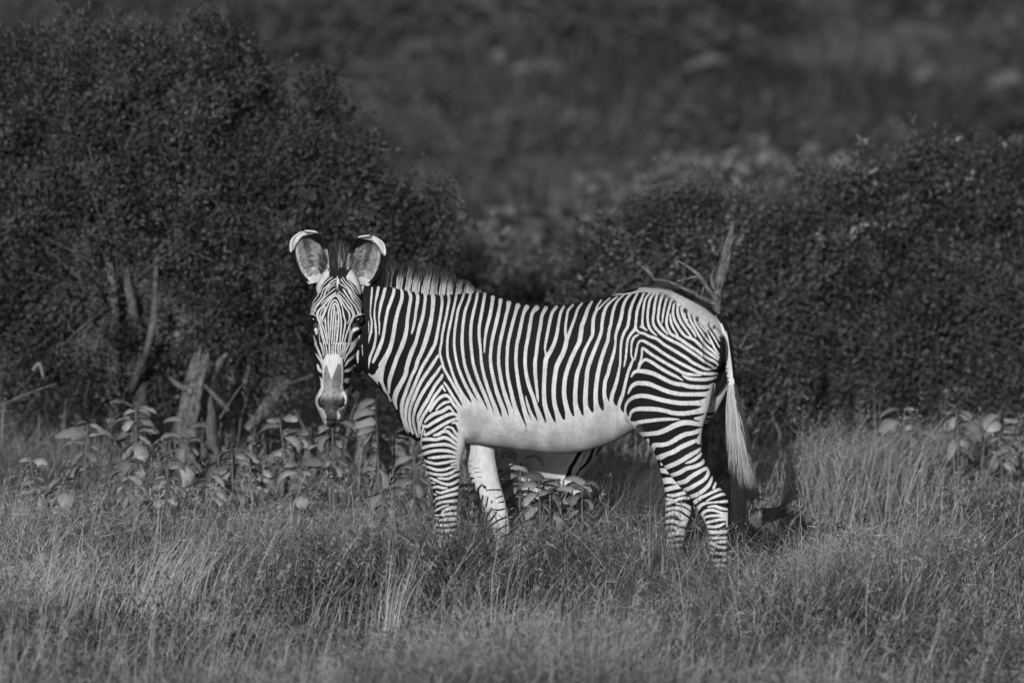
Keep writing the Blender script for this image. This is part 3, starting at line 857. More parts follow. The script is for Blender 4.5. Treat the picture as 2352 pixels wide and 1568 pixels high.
ff = Raster(1100, 1040, 1300, 1420, 0.6, 6.0)
for st in parse('''
F: 820,650,12 870,645,14
F: 845,740,28 870,710,30 910,705,18
F: 850,740,18 900,850,16 960,980,10
F: 915,770,22 920,860,26 950,960,20 985,1050,10
F: 1015,790,20 970,850,26 975,930,24 995,1040,14
F: 1030,930,18 1015,1010,24
F: 1095,950,16 1075,1060,20 1045,1120,12
F: 1040,805,30 1058,825,34
F: 1090,860,14 1180,855,16 1260,858,18
F: 1200,970,12 1280,935,18
F: 1230,1025,12 1300,1010,20
F: 1150,1000,20 1140,1030,16
F: 1170,1115,16 1230,1120,20 1310,1105,18
F: 1145,1105,30 1100,1170,34 1060,1240,26
F: 1205,1150,22 1160,1220,26 1090,1290,20
F: 1340,1215,24 1240,1250,22 1140,1320,20
F: 1350,1310,24 1280,1350,22 1200,1410,18
F: 1380,1430,22 1260,1480,22
F: 1400,1530,24 1250,1560,24
F: 1400,1620,24 1250,1640,24
F: 900,575,8 980,572,6
F: 930,628,10 1000,622,6
F: 955,690,9 1020,684,6
F: 825,540,9 905,545,6
F: 830,480,6 900,470,5
'''): ff.stroke(st, -1)
fh = Raster(1560, 1080, 1760, 1440, 0.6)
for st in parse('''
E: 440,120,60 540,100,60
E: 490,205,40 540,210,34
E: 480,290,60 570,300,70 640,330,40
E: 500,430,80 600,420,80 700,440,60
E: 515,550,60 620,520,60 760,490,60
E: 570,610,30 650,615,44 790,580,50
E: 550,660,40 640,670,26
E: 540,730,50 650,690,44 760,650,40 850,650,36
E: 540,800,50 640,780,40 750,790,50 860,860,60
E: 680,720,20 800,740,40 880,790,50
E: 540,880,44 640,840,44 720,870,60 800,940,90 850,990,80
E: 540,960,50 640,950,44 750,990,60 830,1010,60
E: 540,1040,50 640,1030,36 720,1070,60 820,1080,60
E: 540,1140,60 650,1110,50 800,1110,50
E: 550,1210,40 680,1190,40 790,1180,40
E: 550,1285,40 700,1265,40 790,1260,40
E: 550,1360,40 790,1350,44
E: 550,1440,40 790,1430,44
E: 540,1520,40 790,1510,44
'''): fh.stroke(st)

# face: positions fx, fy in units of a third of a picture pixel
FS = 3.0167
face = Raster(690, 560, 960, 1090, 0.25)
FX, FY = np.meshgrid((face.gx - 700) * FS, (face.gy - 560) * FS)
face.a[:] = -3
HK = {'H': (730, 660, 7.84), 'K': (760, 860, 7.127)}
def ftrace(txt):
    for line in txt.strip().splitlines():
        pts = []
        for seg in line.split('/'):
            cr, rest = seg.split(':'); ox, oy, sc = HK[cr.strip()]
            pts += [(ox + float(q.split(',')[0]) / sc, oy + float(q.split(',')[1]) / sc) + tuple(float(v) / sc for v in q.split(',')[2:]) for q in rest.split()]
        if line.strip().startswith('K') and len(pts[0]) > 2 and pts[0][1] < 860 + 45 / 7.127 and pts[0][0] < 760 + 830 / 7.127:
            (xa, ya, wa), (xb, yb, wb) = pts[0], pts[1]
            pts = [(xa - (xb - xa) * 2 / (yb - ya), ya - 2, wa * .9)] + pts
        if line.strip().startswith('H') and len(pts[0]) > 2:
            for e, d in ((0, 1), (-1, -2)):
                if pts[e][1] > 660 + 1440 / 7.84:
                    (xa, ya, wa), (xb, yb, wb) = pts[d], pts[e]
                    k = (859.5 - yb) / max(yb - ya, 1)
                    q = (xb + (xb - xa) * k * .9, 859.5, wb * .9)
                    pts = [q] + pts if e == 0 else pts + [q]
        yield pts
for st in ftrace('''
H: 830,835,36 825,950,36 810,1080,34 800,1250,28 780,1500,26
H: 865,930,20 855,1050,26 845,1250,30 825,1500,28
H: 735,1500,26 750,1300,28 765,1100,30 775,950,32 800,820,32 840,775,36 885,830,30 905,950,30 915,1100,30 905,1300,28 880,1500,26
H: 880,1090,16 882,1250,20 868,1500,20
H: 700,1500,20 715,1300,28 710,1100,30 720,950,34 750,840,32 790,740,30 845,705,30 890,760,28 930,880,30 955,1030,30 965,1200,32 940,1500,28
H: 690,1450,16 665,1250,28 650,1100,30 655,1040,12
H: 590,1090,24 690,840,30 750,720,28 800,650,26 860,620,30 910,670,26 960,780,28 990,870,22 1010,1000,34 1045,1130,34 1030,1250,32 985,1500,28
H: 615,1130,16 590,1050,40 630,960,40 660,830,16
H: 640,840,16 580,920,26 550,1000,30 560,1090,30 610,1230,28 660,1400,26 680,1500,20
H: 855,580,22 760,650,26 690,730,34 610,820,40 530,900,40 495,970,46 510,1070,40 550,1180,34 600,1350,30 650,1540,26
H: 860,555,20 760,620,22 650,710,24 570,790,16
H: 840,480,18 740,560,22 650,640,22 560,740,26 480,840,30 420,950,40 350,975,24
H: 850,350,20 740,420,24 660,530,34 620,640,26 560,720,22 450,830,26 400,900,28 385,960,20
H: 840,410,18 770,440,18 705,530,20
H: 860,290,30 760,350,24 690,430,30 610,500,22 580,600,24 540,680,24 450,770,22 390,850,24 375,930,20
H: 790,260,20 690,330,20 600,430,20 560,520,18 500,620,24 430,720,24 380,810,14
H: 730,240,20 620,340,20 560,450,18 530,560,20
H: 880,590,20 930,650,24 980,740,28 1040,840,32 1110,940,36 1130,1020,36 1120,1100,28 1085,1170,14
H: 900,560,16 960,640,22 1040,740,26 1110,840,34 1180,930,44 1210,1000,56 1170,1100,44 1120,1220,34 1060,1400,30 1020,1540,26
H: 920,530,16 1010,610,22 1090,720,24 1160,820,26 1215,940,20
H: 1010,500,36 1060,580,30 1110,660,26 1170,740,26 1240,830,34 1290,940,40 1310,980,40
H: 920,360,24 990,420,22 1080,480,26 1140,570,40 1190,680,30 1270,780,28 1330,880,34 1340,960,36
H: 960,300,26 1020,380,22 1090,450,24 1160,540,22 1220,640,24 1290,730,20 1370,860,20
H: 990,260,20 1050,340,22 1130,420,24 1190,500,24 1240,600,22 1320,700,18 1385,800,14
H: 1070,270,20 1150,380,20 1220,470,20 1290,580,16
H: 540,1150,14 560,1300,30 610,1500,30
H: 515,1180,10 530,1350,14 545,1540,20
H: 1140,1200,14 1135,1350,22 1110,1540,30
H: 350,975,26 410,985,26 475,1020,16
H: 1400,985,20 1320,990,30 1240,1030,20
H: 465,1280,70 480,1360,50
H: 420,1400,20 460,1520,40
H: 1290,1255,70 1200,1300,70 1160,1400,40 1150,1500,20
H: 1330,1400,20 1260,1500,70 1220,1560,80
K: 205,0,40 250,100,40 300,220,36 335,330,24
K: 300,0,36 330,100,30 350,220,20
K: 345,0,18 370,120,18 385,230,12
K: 385,0,22 405,100,22 415,200,18
K: 450,0,28 455,190,26
K: 490,40,16 495,190,18
K: 520,0,22 520,190,26
K: 565,0,28 555,190,26
K: 610,0,28 600,190,26
K: 650,0,28 640,190,26
K: 700,0,30 665,200,20
K: 740,0,40 700,150,26 685,260,16
K: 800,0,36 740,130,24 705,260,18
K: 885,0,100 830,110,60 760,200,30 720,300,20
K: 945,160,30 860,240,50 780,310,46 730,390,24
K: 900,380,44 830,450,60 740,480,50
K: 760,650,100 820,645,100
K: 775,830,90 800,900,80 820,980,40
K: 965,120,30 955,230,44 960,340,14
K: 1035,20,16 1045,200,16
K: 210,170,20 260,240,40 320,330,30
K: 240,370,40 270,450,60 330,500,50
K: 285,590,16 310,640,36 310,740,30
'''): face.stroke([(a, b, c * .95) for a, b, c in st])
for pl in ftrace('''
H: 880,220 930,320 905,400 890,500 870,400 875,330
H: 440,360 500,590 560,450 640,330 725,215 740,100 640,0 420,-80 200,0
H: 1060,250 1150,340 1240,420 1330,600 1380,560 1420,390 1568,300 1568,0 1180,-60 1150,100
K: 300,330 360,250 400,180 600,175 690,250 700,430 700,700 600,760 400,760 320,760 335,500
K: 335,700 690,700 705,800 790,930 800,1060 760,1200 740,1450 600,1520 400,1500 300,1300 200,1150 200,950
'''): face.poly(pl)
# grey nose skin and dark lips, nostrils
skr = Raster(740, 880, 900, 1090, 0.25)
for pl in ftrace('''
K: 365,430 405,360 430,450 465,560 490,630 510,580 560,470 605,350 660,370 670,640 640,780 680,900 700,950 730,990 722,1090 620,1150 590,1200 600,1300 580,1400 620,1560 400,1560 400,1400 390,1280 350,1170 270,1120 245,1040 258,950 300,900 345,790 345,600
'''): skr.poly(pl)
nsr = Raster(740, 880, 900, 1090, 0.25)
for st in ftrace('''
K: 275,950,20 262,1000,36 285,1075,40 330,1115,24
K: 697,945,20 715,1000,36 692,1075,40 650,1115,24
K: 640,1230,10 680,1190,16 745,1170,14
K: 440,1452,14 500,1462,18 560,1450,14
'''): nsr.stroke(st)
eyr = Raster(740, 760, 930, 840, 0.25)
for pl in ftrace('''
H: 320,995 400,990 450,1015 485,1070 495,1135 430,1135 350,1100 320,1060
H: 1215,1115 1245,1040 1310,1005 1400,995 1400,1080 1370,1130 1290,1145 1230,1145
'''): eyr.poly(pl)
eyg = Raster(740, 760, 930, 840, 0.25)
for pl in ftrace('''
H: 420,1165 490,1150 500,1230 430,1230
H: 1180,1200 1220,1150 1330,1160 1330,1230 1190,1245
'''): eyg.poly(pl)

# evaluate on the mesh
lv = (V - np.array([ZX0, 40.0, 0])) @ AY
px, py = to_px(V)
is_head = (px < 846) & (V[:, 1] < 40.36) & (py < 990)
far_leg_f = (lv > 0.02) & (py > 1018) & (px < 1260)
far_leg_h = (lv > 0.02) & (py > 1000) & (px > 1420)
Vm = V - np.where(lv > 0, 2 * lv, 0)[:, None] * AY
mx, my = to_px(Vm)
kN = 2560 / 2352.0
st = main.sample(mx * kN, my * kN)
dust = np.zeros(len(V))  # grey shading painted unevenly into the belly and rump whites
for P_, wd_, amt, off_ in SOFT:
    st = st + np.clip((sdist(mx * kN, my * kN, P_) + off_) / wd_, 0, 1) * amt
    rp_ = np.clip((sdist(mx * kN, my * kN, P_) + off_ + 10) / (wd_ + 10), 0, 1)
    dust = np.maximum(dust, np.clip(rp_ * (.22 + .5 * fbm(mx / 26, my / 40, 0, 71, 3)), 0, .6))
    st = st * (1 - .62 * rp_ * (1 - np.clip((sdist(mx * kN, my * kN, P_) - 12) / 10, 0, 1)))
# the far buttock: white above, slanting bars below
fb = (lv > .035) & (px > 1640) & (py < 1000)
bars = np.sin((py - 0.9 * (px - 1660)) / 2.3) * 3 + 1.7
st = np.where(fb, np.where((py < 760) | (py > 866), 4.0, np.clip(4 - (py - 760) / 6, -9, 9).clip(bars, 9)), st)
st = np.where(far_leg_f, ff.sample(px * kN, py * kN), st)
st = np.where(far_leg_h, fh.sample(px * kN, py * kN), st)
# hooves dark, dorsal line and belly line black (wide over the rump)
bme.vertices.update() if hasattr(bme.vertices, 'update') else None
nr = np.empty(len(V) * 3, np.float32); bme.vertices.foreach_get('normal', nr); nr = nr.reshape(-1, 3)
top = nr[:, 2] > 0.35
wd = np.interp(px, [1040, 1120, 1300, 1450, 1560, 1660, 1700], [.018, .020, .013, .010, .026, .022, .014])
on_top = top & (px > 880) & (np.abs(lv) < wd)
st = np.where(on_top, np.minimum(st, (np.abs(lv) - wd) / .002), st)
wide = (px > 1470) & (lv > wd) & (py < 840) & (nr[:, 2] > -.2)
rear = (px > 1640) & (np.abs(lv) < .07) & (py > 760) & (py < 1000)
bl = (nr[:, 2] < -0.8) & (np.abs(lv) < .016) & (px > 1085) & (px < 1440) & (py > 960)
st = np.where(bl, -4, st)  # midline hair and underside shading, painted in as a black line
inner_thigh = (px > 1600) & (lv > -0.10) & (lv < 0.07) & (py > 850) & (py < 1000)
stN = st.copy()
# (shade between the buttocks, painted into the colour as a dark tone)
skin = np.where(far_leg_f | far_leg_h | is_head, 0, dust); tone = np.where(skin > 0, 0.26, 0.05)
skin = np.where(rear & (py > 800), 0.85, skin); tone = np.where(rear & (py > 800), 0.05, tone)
# hooves
hoof = (V[:, 2] - ground(V[:, 0], V[:, 1])) < 0.055
skin = np.where(hoof & (py > 1300), 1.0, skin); tone = np.where(hoof & (py > 1300), 0.03, tone)
# the head
fx, fy = (px * kN - 700) * FS, (py * kN - 560) * FS
st = np.where(is_head, face.sample(px * kN, py * kN), st)
nxp, nyp = px * kN, py * kN
ky = (nyp - 860) * 7.127
mt = np.interp(ky, [340, 420, 600, 780, 900, 960, 1010, 1080, 1180, 1300, 1420, 1470], [.14, .15, .16, .21, .26, .16, .055, .04, .06, .045, .03, .018])
mt = np.maximum(mt * (1 + .35 * fbm(nxp / 3, nyp / 7, 0, 77, 3)), .015)
mt = np.maximum(mt, .16 * np.exp(-((nxp - 828.5) / 4) ** 2 - ((nyp - 1026) / 5) ** 2))
fr = is_head & (V[:, 1] < 40.16)
ks = np.clip(skr.sample(nxp, nyp) / 2.2 + .5, 0, 1) * fr
skin = np.where(ks > 0, ks, skin); tone = np.where(ks > 0, mt, tone)
side_ = fr & (ky > 1120) & (ks < .5)
tone = np.where(side_, .24, tone); skin = np.where(side_, np.interp(ky, [1120, 1180, 1380, 1440], [0, .6, .7, .95]), skin)
kn = np.clip(nsr.sample(nxp, nyp) / 2.0 + .5, 0, 1) * fr
tone = np.where(kn > 0, tone * (1 - kn) + .008 * kn, tone); skin = np.maximum(skin, kn)
kg = np.clip(eyg.sample(nxp, nyp) / 2.0 + .5, 0, 1) * is_head
tone = np.where(kg > 0, .07, tone); skin = np.maximum(skin, kg)
ke = np.clip(eyr.sample(nxp, nyp) / 1.5 + .5, 0, 1) * is_head
tone = np.where(ke > 0, .012, tone); skin = np.maximum(skin, ke)
# smear of grey hair on the forehead whorl
kw = np.exp(-((nxp - 843) / 3) ** 2 - ((nyp - 719) / 5) ** 2) * is_head * .7
tone = np.where(kw > .1, .28, tone); skin = np.maximum(skin, kw)
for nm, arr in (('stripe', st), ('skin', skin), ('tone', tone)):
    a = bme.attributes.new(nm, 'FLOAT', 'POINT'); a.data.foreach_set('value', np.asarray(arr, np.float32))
bme.vertices.foreach_set('co', (V - ZB).astype(np.float32).ravel())
bme.update()
bme.name = 'zebra_body'
zebra = empty('zebra', ZB)
tag(zebra, 'adult narrow striped zebra standing side-on in dry grass with its face turned to the camera', 'zebra')
bme.materials.clear()
link('body', bme, M['coat'], zebra)
print('zebra body', len(bme.vertices), round(time.time() - T0, 1))

# ---------------- ears
def ear(B, Tp, yb, flip, hwp):
    """rounded cup from base B to tip Tp (picture), opening to the camera"""
    B, Tp = np.array(B, float), np.array(Tp, float)
    ns, ntt = 34, 27
    ax = Tp - B; L = np.linalg.norm(ax); ax /= L
    pr = np.array([-ax[1], ax[0]])
    if pr[0] < 0: pr = -pr
    s = np.linspace(0, 1, ns); t = np.linspace(-1, 1, ntt)
    prof = np.interp(s, [0, .08, .2, .35, .5, .65, .78, .88, .95, 1.0], np.array([.40, .58, .84, .98, 1.02, 1.0, .95, .83, .60, .10]) * hwp)
    Sg, Tg = np.meshgrid(s, t, indexing='ij')
    Wp = prof[:, None] * Tg
    X = B[0] + ax[0] * L * Sg + pr[0] * Wp
    Yp = B[1] + ax[1] * L * Sg + pr[1] * Wp
    cup = (0.075 * np.sin(np.clip(Sg * 1.1, 0, 1) * np.pi * 0.85) ** 0.7) * (1 - np.abs(Tg) ** 2.2) * (1 - 0.4 * Sg)
    roll = -0.018 * np.clip(np.abs(Tg) - 0.75, 0, 1) / 0.25
    D = yb + cup + roll + 0.05 * Sg * (1 - Sg) - 0.02 * Sg + 0.035 * Tg * flip
    P = np.array([W(a, b, c) for a, b, c in zip(X.ravel(), Yp.ravel(), D.ravel())])
    i = np.arange(ns - 1)[:, None] * ntt + np.arange(ntt - 1)[None, :]
    q = np.stack([i, i + 1, i + ntt + 1, i + ntt], -1).reshape(-1, 4)
    nzv = fbm(X / 6, Yp / 16, 0, 3, 3)
    sk = np.ones_like(X); to = 0.15 + 0.07 * nzv
    to = to + .10 * np.clip((np.abs(Tg) - .55) / .2, 0, 1)                       # pale fur by the margins
    to = np.where((np.abs(Tg) < .22) & (Sg > .25), to * .42, to)               # dark centre fold
    to = np.where(Sg < .30, .56 + .06 * nzv, to)
    To = Tg * flip                                                             # +1 at the outer margin
    xn, yn = prof[:, None] * To / hwp, (Sg - .55) / .45
    rho = np.where(Sg > .55, np.hypot(xn, yn), np.abs(Tg)) + .02 * nzv
    ang = np.degrees(np.arctan2(yn, xn))
    low_in = (Sg < .55) & (To < 0)
    cth = np.interp(ang, [8, 25, 55, 85, 115, 140], [1.15, .86, .78, .80, .90, 1.15])
    bth = np.where(low_in, 1.3, np.interp(ang, [-90, 0, 30, 60, 90, 120, 150, 175, 185], [.70, .74, .74, .70, .66, .64, .66, .74, 1.2]))
    to = np.where((To > .56) & (rho < bth) & (rho > bth - .2) & (Sg < .8), .40, to)
    to = np.where(Sg < .2, .50 + .06 * nzv, to)
    out = np.clip((rho - bth) / .05, 0, 1) * np.clip((Sg - .02) / .04, 0, 1)
    to = to * (1 - out) + .008 * out
    tipm = np.clip((rho - cth) / .04, 0, 1)
    to = to * (1 - tipm) + .56 * tipm
    me = make_mesh('ear', P - ZB, [q], {'stripe': np.zeros(X.size), 'skin': sk.ravel(), 'tone': to.ravel()}, True)
    o = link('ear', me, M['coat'], zebra)
    sd = o.modifiers.new('thick', 'SOLIDIFY'); sd.thickness = 0.007; sd.offset = 0
    # fur inside
    r = np.random.default_rng(int(B[0]))
    n = 420
    ss = r.uniform(.12, .66, n); tt = np.where(r.uniform(size=n) < .6, r.uniform(.25, .8, n) * -flip, r.uniform(.2, .75, n) * flip)
    w_ = np.interp(ss, s, prof) * tt
    bx = B[0] + ax[0] * L * ss + pr[0] * w_; by = B[1] + ax[1] * L * ss + pr[1] * w_
    cupv = (0.075 * np.sin(np.clip(ss * 1.1, 0, 1) * np.pi * 0.85) ** 0.7) * (1 - np.abs(tt) ** 2.2) * (1 - .4 * ss)
    Y0 = yb + cupv + .05 * ss * (1 - ss) - .02 * ss + .035 * tt * flip - .004
    P0 = np.array([W(a, b, c) for a, b, c in zip(bx, by, Y0)])
    dirp = np.stack([-pr[0] * np.sign(tt), np.zeros(n), np.abs(r.normal(.6, .3, n))], -1) + r.normal(0, .25, (n, 3)) + np.array([ax[0], 0, 0])
    dirp[:, 1] = -np.abs(r.normal(.25, .15, n))
    dirp /= np.linalg.norm(dirp, axis=1)[:, None]
    Ln = r.uniform(.018, .042, n)
    Vv, tr = leaf_diamonds(P0, Ln, .0032, dirp, np.tile([0.1, -1, 0.05], (n, 1)), 0.0)
    tn = np.repeat(r.uniform(.12, .34, n), 4)
    link('ear_hair', make_mesh('ear_hair', Vv - ZB, [tr], {'tone': tn}), M['hair'], o)
    return o
ear((727, 648), (697, 531), 40.22, -1, 41)
ear((829, 653), (853, 542), 40.22, 1, 41)

# ---------------- eyes
for px_, py_, Y_ in ((720.8, 733.5, 40.128), (823.5, 733.5, 40.115)):
    v, q, t = ball(px_, py_, Y_, .0235, 1, 1, .92, 20, 14)
    g = Geo(); g.add(v - ZB, q, t)
    link('eye', g.mesh('eye', True), M['eye'], zebra)

# ---------------- mane: upright hairs along the crest, banded like the coat below
r = np.random.default_rng(21)
crest_x = np.array([800, 830, 860, 886, 921, 956, 993, 1030, 1065, 1100, 1140])
crest_y = np.array([624, 645, 655, 655, 659, 670, 678, 678, 676, 674, 681])
hgt_x = np.array([800, 850, 890, 930, 984, 1010, 1037, 1065, 1089, 1110, 1140])
hgt = np.array([30, 44, 58, 62, 68, 60, 50, 35, 20, 10, 7])
bands = [(445, 12, .10), (505, 18, .16), (608, 38, .55), (716, 36, .55), (830, 46, .55), (950, 46, .55), (1060, 48, .55), (1170, 44, .55), (1265, 34, .55), (1385, 38, .55), (1482, 34, .55), (1560, 28, .55),
         (1640, 30, .5), (1737, 30, .5)]
n = 18000
hx = r.uniform(806, 1138, n)
hy = np.interp(hx, crest_x, crest_y) + 5
ly = r.normal(0, .013, n) + .09 * np.clip((880 - hx) / 30, 0, 1)
hp_ = np.interp(hx, hgt_x, hgt) * r.uniform(.72, 1.06, n) * (1 + .1 * np.sin(hx / 7.0))
cx_ = (hx * kN - 880) / CS
isw = np.zeros(n)
for c, h, tv in bands:
    isw = np.maximum(isw, np.where(np.abs(cx_ + r.normal(0, 3, n) - c) < h, tv, 0))
P0 = np.array([LP(a, b, c) for a, b, c in zip(hx, hy, ly)])
Hm = hp_ * 40 / F
lean = r.normal(.13, .055, n)
bend = np.stack([lean * CT + r.normal(0, .03, n), r.normal(0, .12, n), np.ones(n)], -1)
bend /= np.linalg.norm(bend, axis=1)[:, None]
wv = .0048
sd = np.stack([np.full(n, wv / 2), r.normal(0, wv / 2, n), np.zeros(n)], -1)
M1 = P0 + bend * (Hm * .5)[:, None]; M2 = P0 + bend * (Hm * .72)[:, None] + np.array([.004, 0, 0]); T3 = P0 + bend * Hm[:, None] + np.stack([lean * Hm * .25, r.normal(0, .004, n), 0 * Hm], -1)
Vh = np.stack([P0 - sd, P0 + sd, M1 - sd, M1 + sd, M2 - sd * .8, M2 + sd * .8, T3], 1).reshape(-1, 3)
i7 = np.arange(n) * 7
qh = np.vstack([np.stack([i7, i7 + 1, i7 + 3, i7 + 2], -1), np.stack([i7 + 2, i7 + 3, i7 + 5, i7 + 4], -1)])
th = np.stack([i7 + 4, i7 + 5, i7 + 6], -1)
bt = np.where(isw > 0, isw * r.uniform(.85, 1.15, n), .012)
bt = bt * .85
mid_t = np.where(isw > 0, isw * .58, .012)
hi_t = np.where(hx > 1045, mid_t * .6, np.where(isw > 0, .09, .012)); tip_t = np.full(n, .03)
tones = np.stack([bt, bt, mid_t, mid_t, hi_t, hi_t, tip_t], 1).ravel()
link('mane', make_mesh('mane', Vh - ZB, [qh, th], {'tone': tones}), M['hair'], zebra)

# forelock between the ears
n = 1500
hx = r.normal(776, 15, n); hx = np.clip(hx, 745, 808)
hy = 628 + .012 * (hx - 774) ** 2 + r.uniform(-14, 12, n)
hy = np.where(np.abs(hx - 774) > 18, hy - 4, hy)
P0 = np.array([W(a, b, 40.215 + c) for a, b, c in zip(hx, hy, r.normal(0, .018, n))])
Hm = r.uniform(.10, .165, n) * (1 - .012 * np.abs(hx - 776))
fan = (hx - 776) / 90 + r.normal(0, .06, n)
bd = np.stack([fan, r.normal(-.05, .12, n), np.ones(n)], -1); bd /= np.linalg.norm(bd, axis=1)[:, None]
sd = np.tile([[.0018, .0006, 0]], (n, 1))
M1 = P0 + bd * (Hm * .5)[:, None]; T3 = P0 + bd * Hm[:, None] + np.stack([fan * .02, -.01 + 0 * fan, 0 * fan], -1)
Vh = np.stack([P0 - sd, P0 + sd, M1 - sd, M1 + sd, T3], 1).reshape(-1, 3)
i5 = np.arange(n) * 5
pale = ((hx > 779) & (r.uniform(size=n) < .38)) | (r.uniform(size=n) < .06)
b_ = np.where(pale, r.uniform(.15, .35, n), .02 + .02 * r.uniform(size=n)); t_ = np.where(pale, .12, .035)
link('forelock', make_mesh('forelock', Vh - ZB, [np.stack([i5, i5 + 1, i5 + 3, i5 + 2], -1), np.stack([i5 + 2, i5 + 3, i5 + 4], -1)], {'tone': np.stack([b_, b_, b_, b_, t_], 1).ravel()}), M['hair'], zebra)

# ---------------- tail
tp = np.array([(1645, 728), (1657, 748), (1666, 775), (1671, 805), (1676, 840), (1680, 880), (1683, 920), (1687, 960), (1692, 1000), (1698, 1040)], float)
trd = np.array([11, 13, 13, 12, 11, 10, 9, 8.5, 7, 4]) * 40 / F
tc_ = np.array([LP(a, b, -.01 - .01 * (b > 800)) for a, b in tp])
tc_[:, 1] -= np.interp(tp[:, 1], [728, 800, 900, 1040], [.01, .06, .09, .10])
v, q, t = tube(tc_, trd, 26, 0.03, 0, 5, 10)
vx, vy = to_px(v)
cxm = np.interp(vy, tp[:, 1], tp[:, 0]); rm = np.interp(vy, tp[:, 1], trd) * F / 40
uu = (vx - cxm) / rm
st_ = np.where(uu > np.interp(vy, [728, 760, 850, 950, 1000], [0, .42, .55, .8, .95]), -4.0, 4.0)
tick = (uu < -.55) & (np.sin(vy / 1.7) > .45) & (vy > 775) & (vy < 905)
st_ = np.where(tick, -3.0, st_)
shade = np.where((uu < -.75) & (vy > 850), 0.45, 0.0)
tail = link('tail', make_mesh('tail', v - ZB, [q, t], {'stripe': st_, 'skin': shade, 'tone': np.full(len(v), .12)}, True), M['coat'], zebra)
def tail_hair(n, y0, y1, yend, tone_lo, tone_hi, seed, spread, darktip, xs=0.0):
    r = np.random.default_rng(seed)
    sy = r.uniform(y0, y1, n)
    cx = np.interp(sy, tp[:, 1], tp[:, 0]); rr = np.interp(sy, tp[:, 1], trd)
    a = r.uniform(-1, 1, n)
    ey = np.clip(sy + r.uniform(90, 260, n), sy + 40, yend - r.uniform(0, 60, n))
    ex = np.interp(ey, [900, 1000, 1060, 1110, 1180, 1260], [1682, 1692, 1702, 1710, 1708, 1700]) + xs + a * np.interp(ey, [900, 950, 1000, 1060, 1110, 1260], [10, 14, 20, 26, 22, 15]) * spread
    P0 = np.array([LP(x, y, -.02) for x, y in zip(cx + a * rr * F / 40 * .9, sy)])
    P1 = np.array([LP(x, y, -.02) for x, y in zip(ex, ey)])
    dY = np.interp(sy, [728, 800, 900, 1040], [.01, .06, .09, .10]) + np.sqrt(np.clip(1 - a * a, 0, 1)) * rr + r.normal(0, .004, n)
    P0[:, 1] -= dY; P1[:, 0] += r.normal(0, .006, n); P1[:, 1] -= .09 + np.sqrt(np.clip(1 - a * a, 0, 1)) * .035 + r.normal(0, .012, n)
    Pm = (P0 + P1) / 2 + np.stack([a * .006, 0 * a, 0 * a], -1)
    sd = np.tile([[.0015, 0, 0]], (n, 1)) * r.uniform(.7, 1.5, n)[:, None]
    Vh = np.stack([P0 - sd, P0 + sd, Pm - sd, Pm + sd, P1], 1).reshape(-1, 3)
    i5 = np.arange(n) * 5
    b = r.uniform(tone_lo, tone_hi, n)
    b = np.where((a > np.interp(sy, [880, 960, 1000], [.42, .7, 1.1])), .03, b)
    tn = np.stack([b, b, b, b, b * darktip], 1).ravel()
    return Vh, np.stack([i5, i5 + 1, i5 + 3, i5 + 2], -1), np.stack([i5 + 2, i5 + 3, i5 + 4], -1), tn
g = Geo()
for args in ((2100, 880, 1030, 1125, .18, .46, 4, 1.22, .55), (1300, 960, 1038, 1275, .004, .014, 6, .9, 1.0, -9.0)):
    vv, q_, t_, tn_ = tail_hair(*args)
    g.add(vv - ZB, q_, t_, tn_)
link('tail_tuft', g.mesh('tail_tuft'), M['hair'], tail)
print('zebra done', round(time.time() - T0, 1))
# ---------------------------------------------------------------- grass: too much of it to count
def in_frame(n, y0, y1, margin, r, power=1.0):
    y = y0 + (y1 - y0) * r.uniform(size=n) ** power
    hwid = y * 0.064 + margin
    return r.uniform(-1, 1, n) * hwid, y

def clear_legs(x, y):
    return np.ones(len(x), bool)

r = np.random.default_rng(101)
def patch(x, y):       # 0..1: where the grass grows thick and tall
    return np.clip(0.5 + 0.78 * fbm(x * 0.8, y * 0.5, 0, 31, 3), 0, 1)

def low_band(x, y):    # the leafy plants keep the grass short around them
    px = 1176 + F * x / y
    return 1 - .60 * np.clip((1020 - px) / 60, 0, 1) * np.clip((y - 41.2) / .6, 0, 1) * np.clip((46.2 - y) / .8, 0, 1)

def tall_band(x, y):   # longer grass round the animal's feet
    return 1 + .38 * np.exp(-((y - 39.0) / .75) ** 2) * np.clip((2.4 - np.abs(x - .3)) / .8, 0, 1)

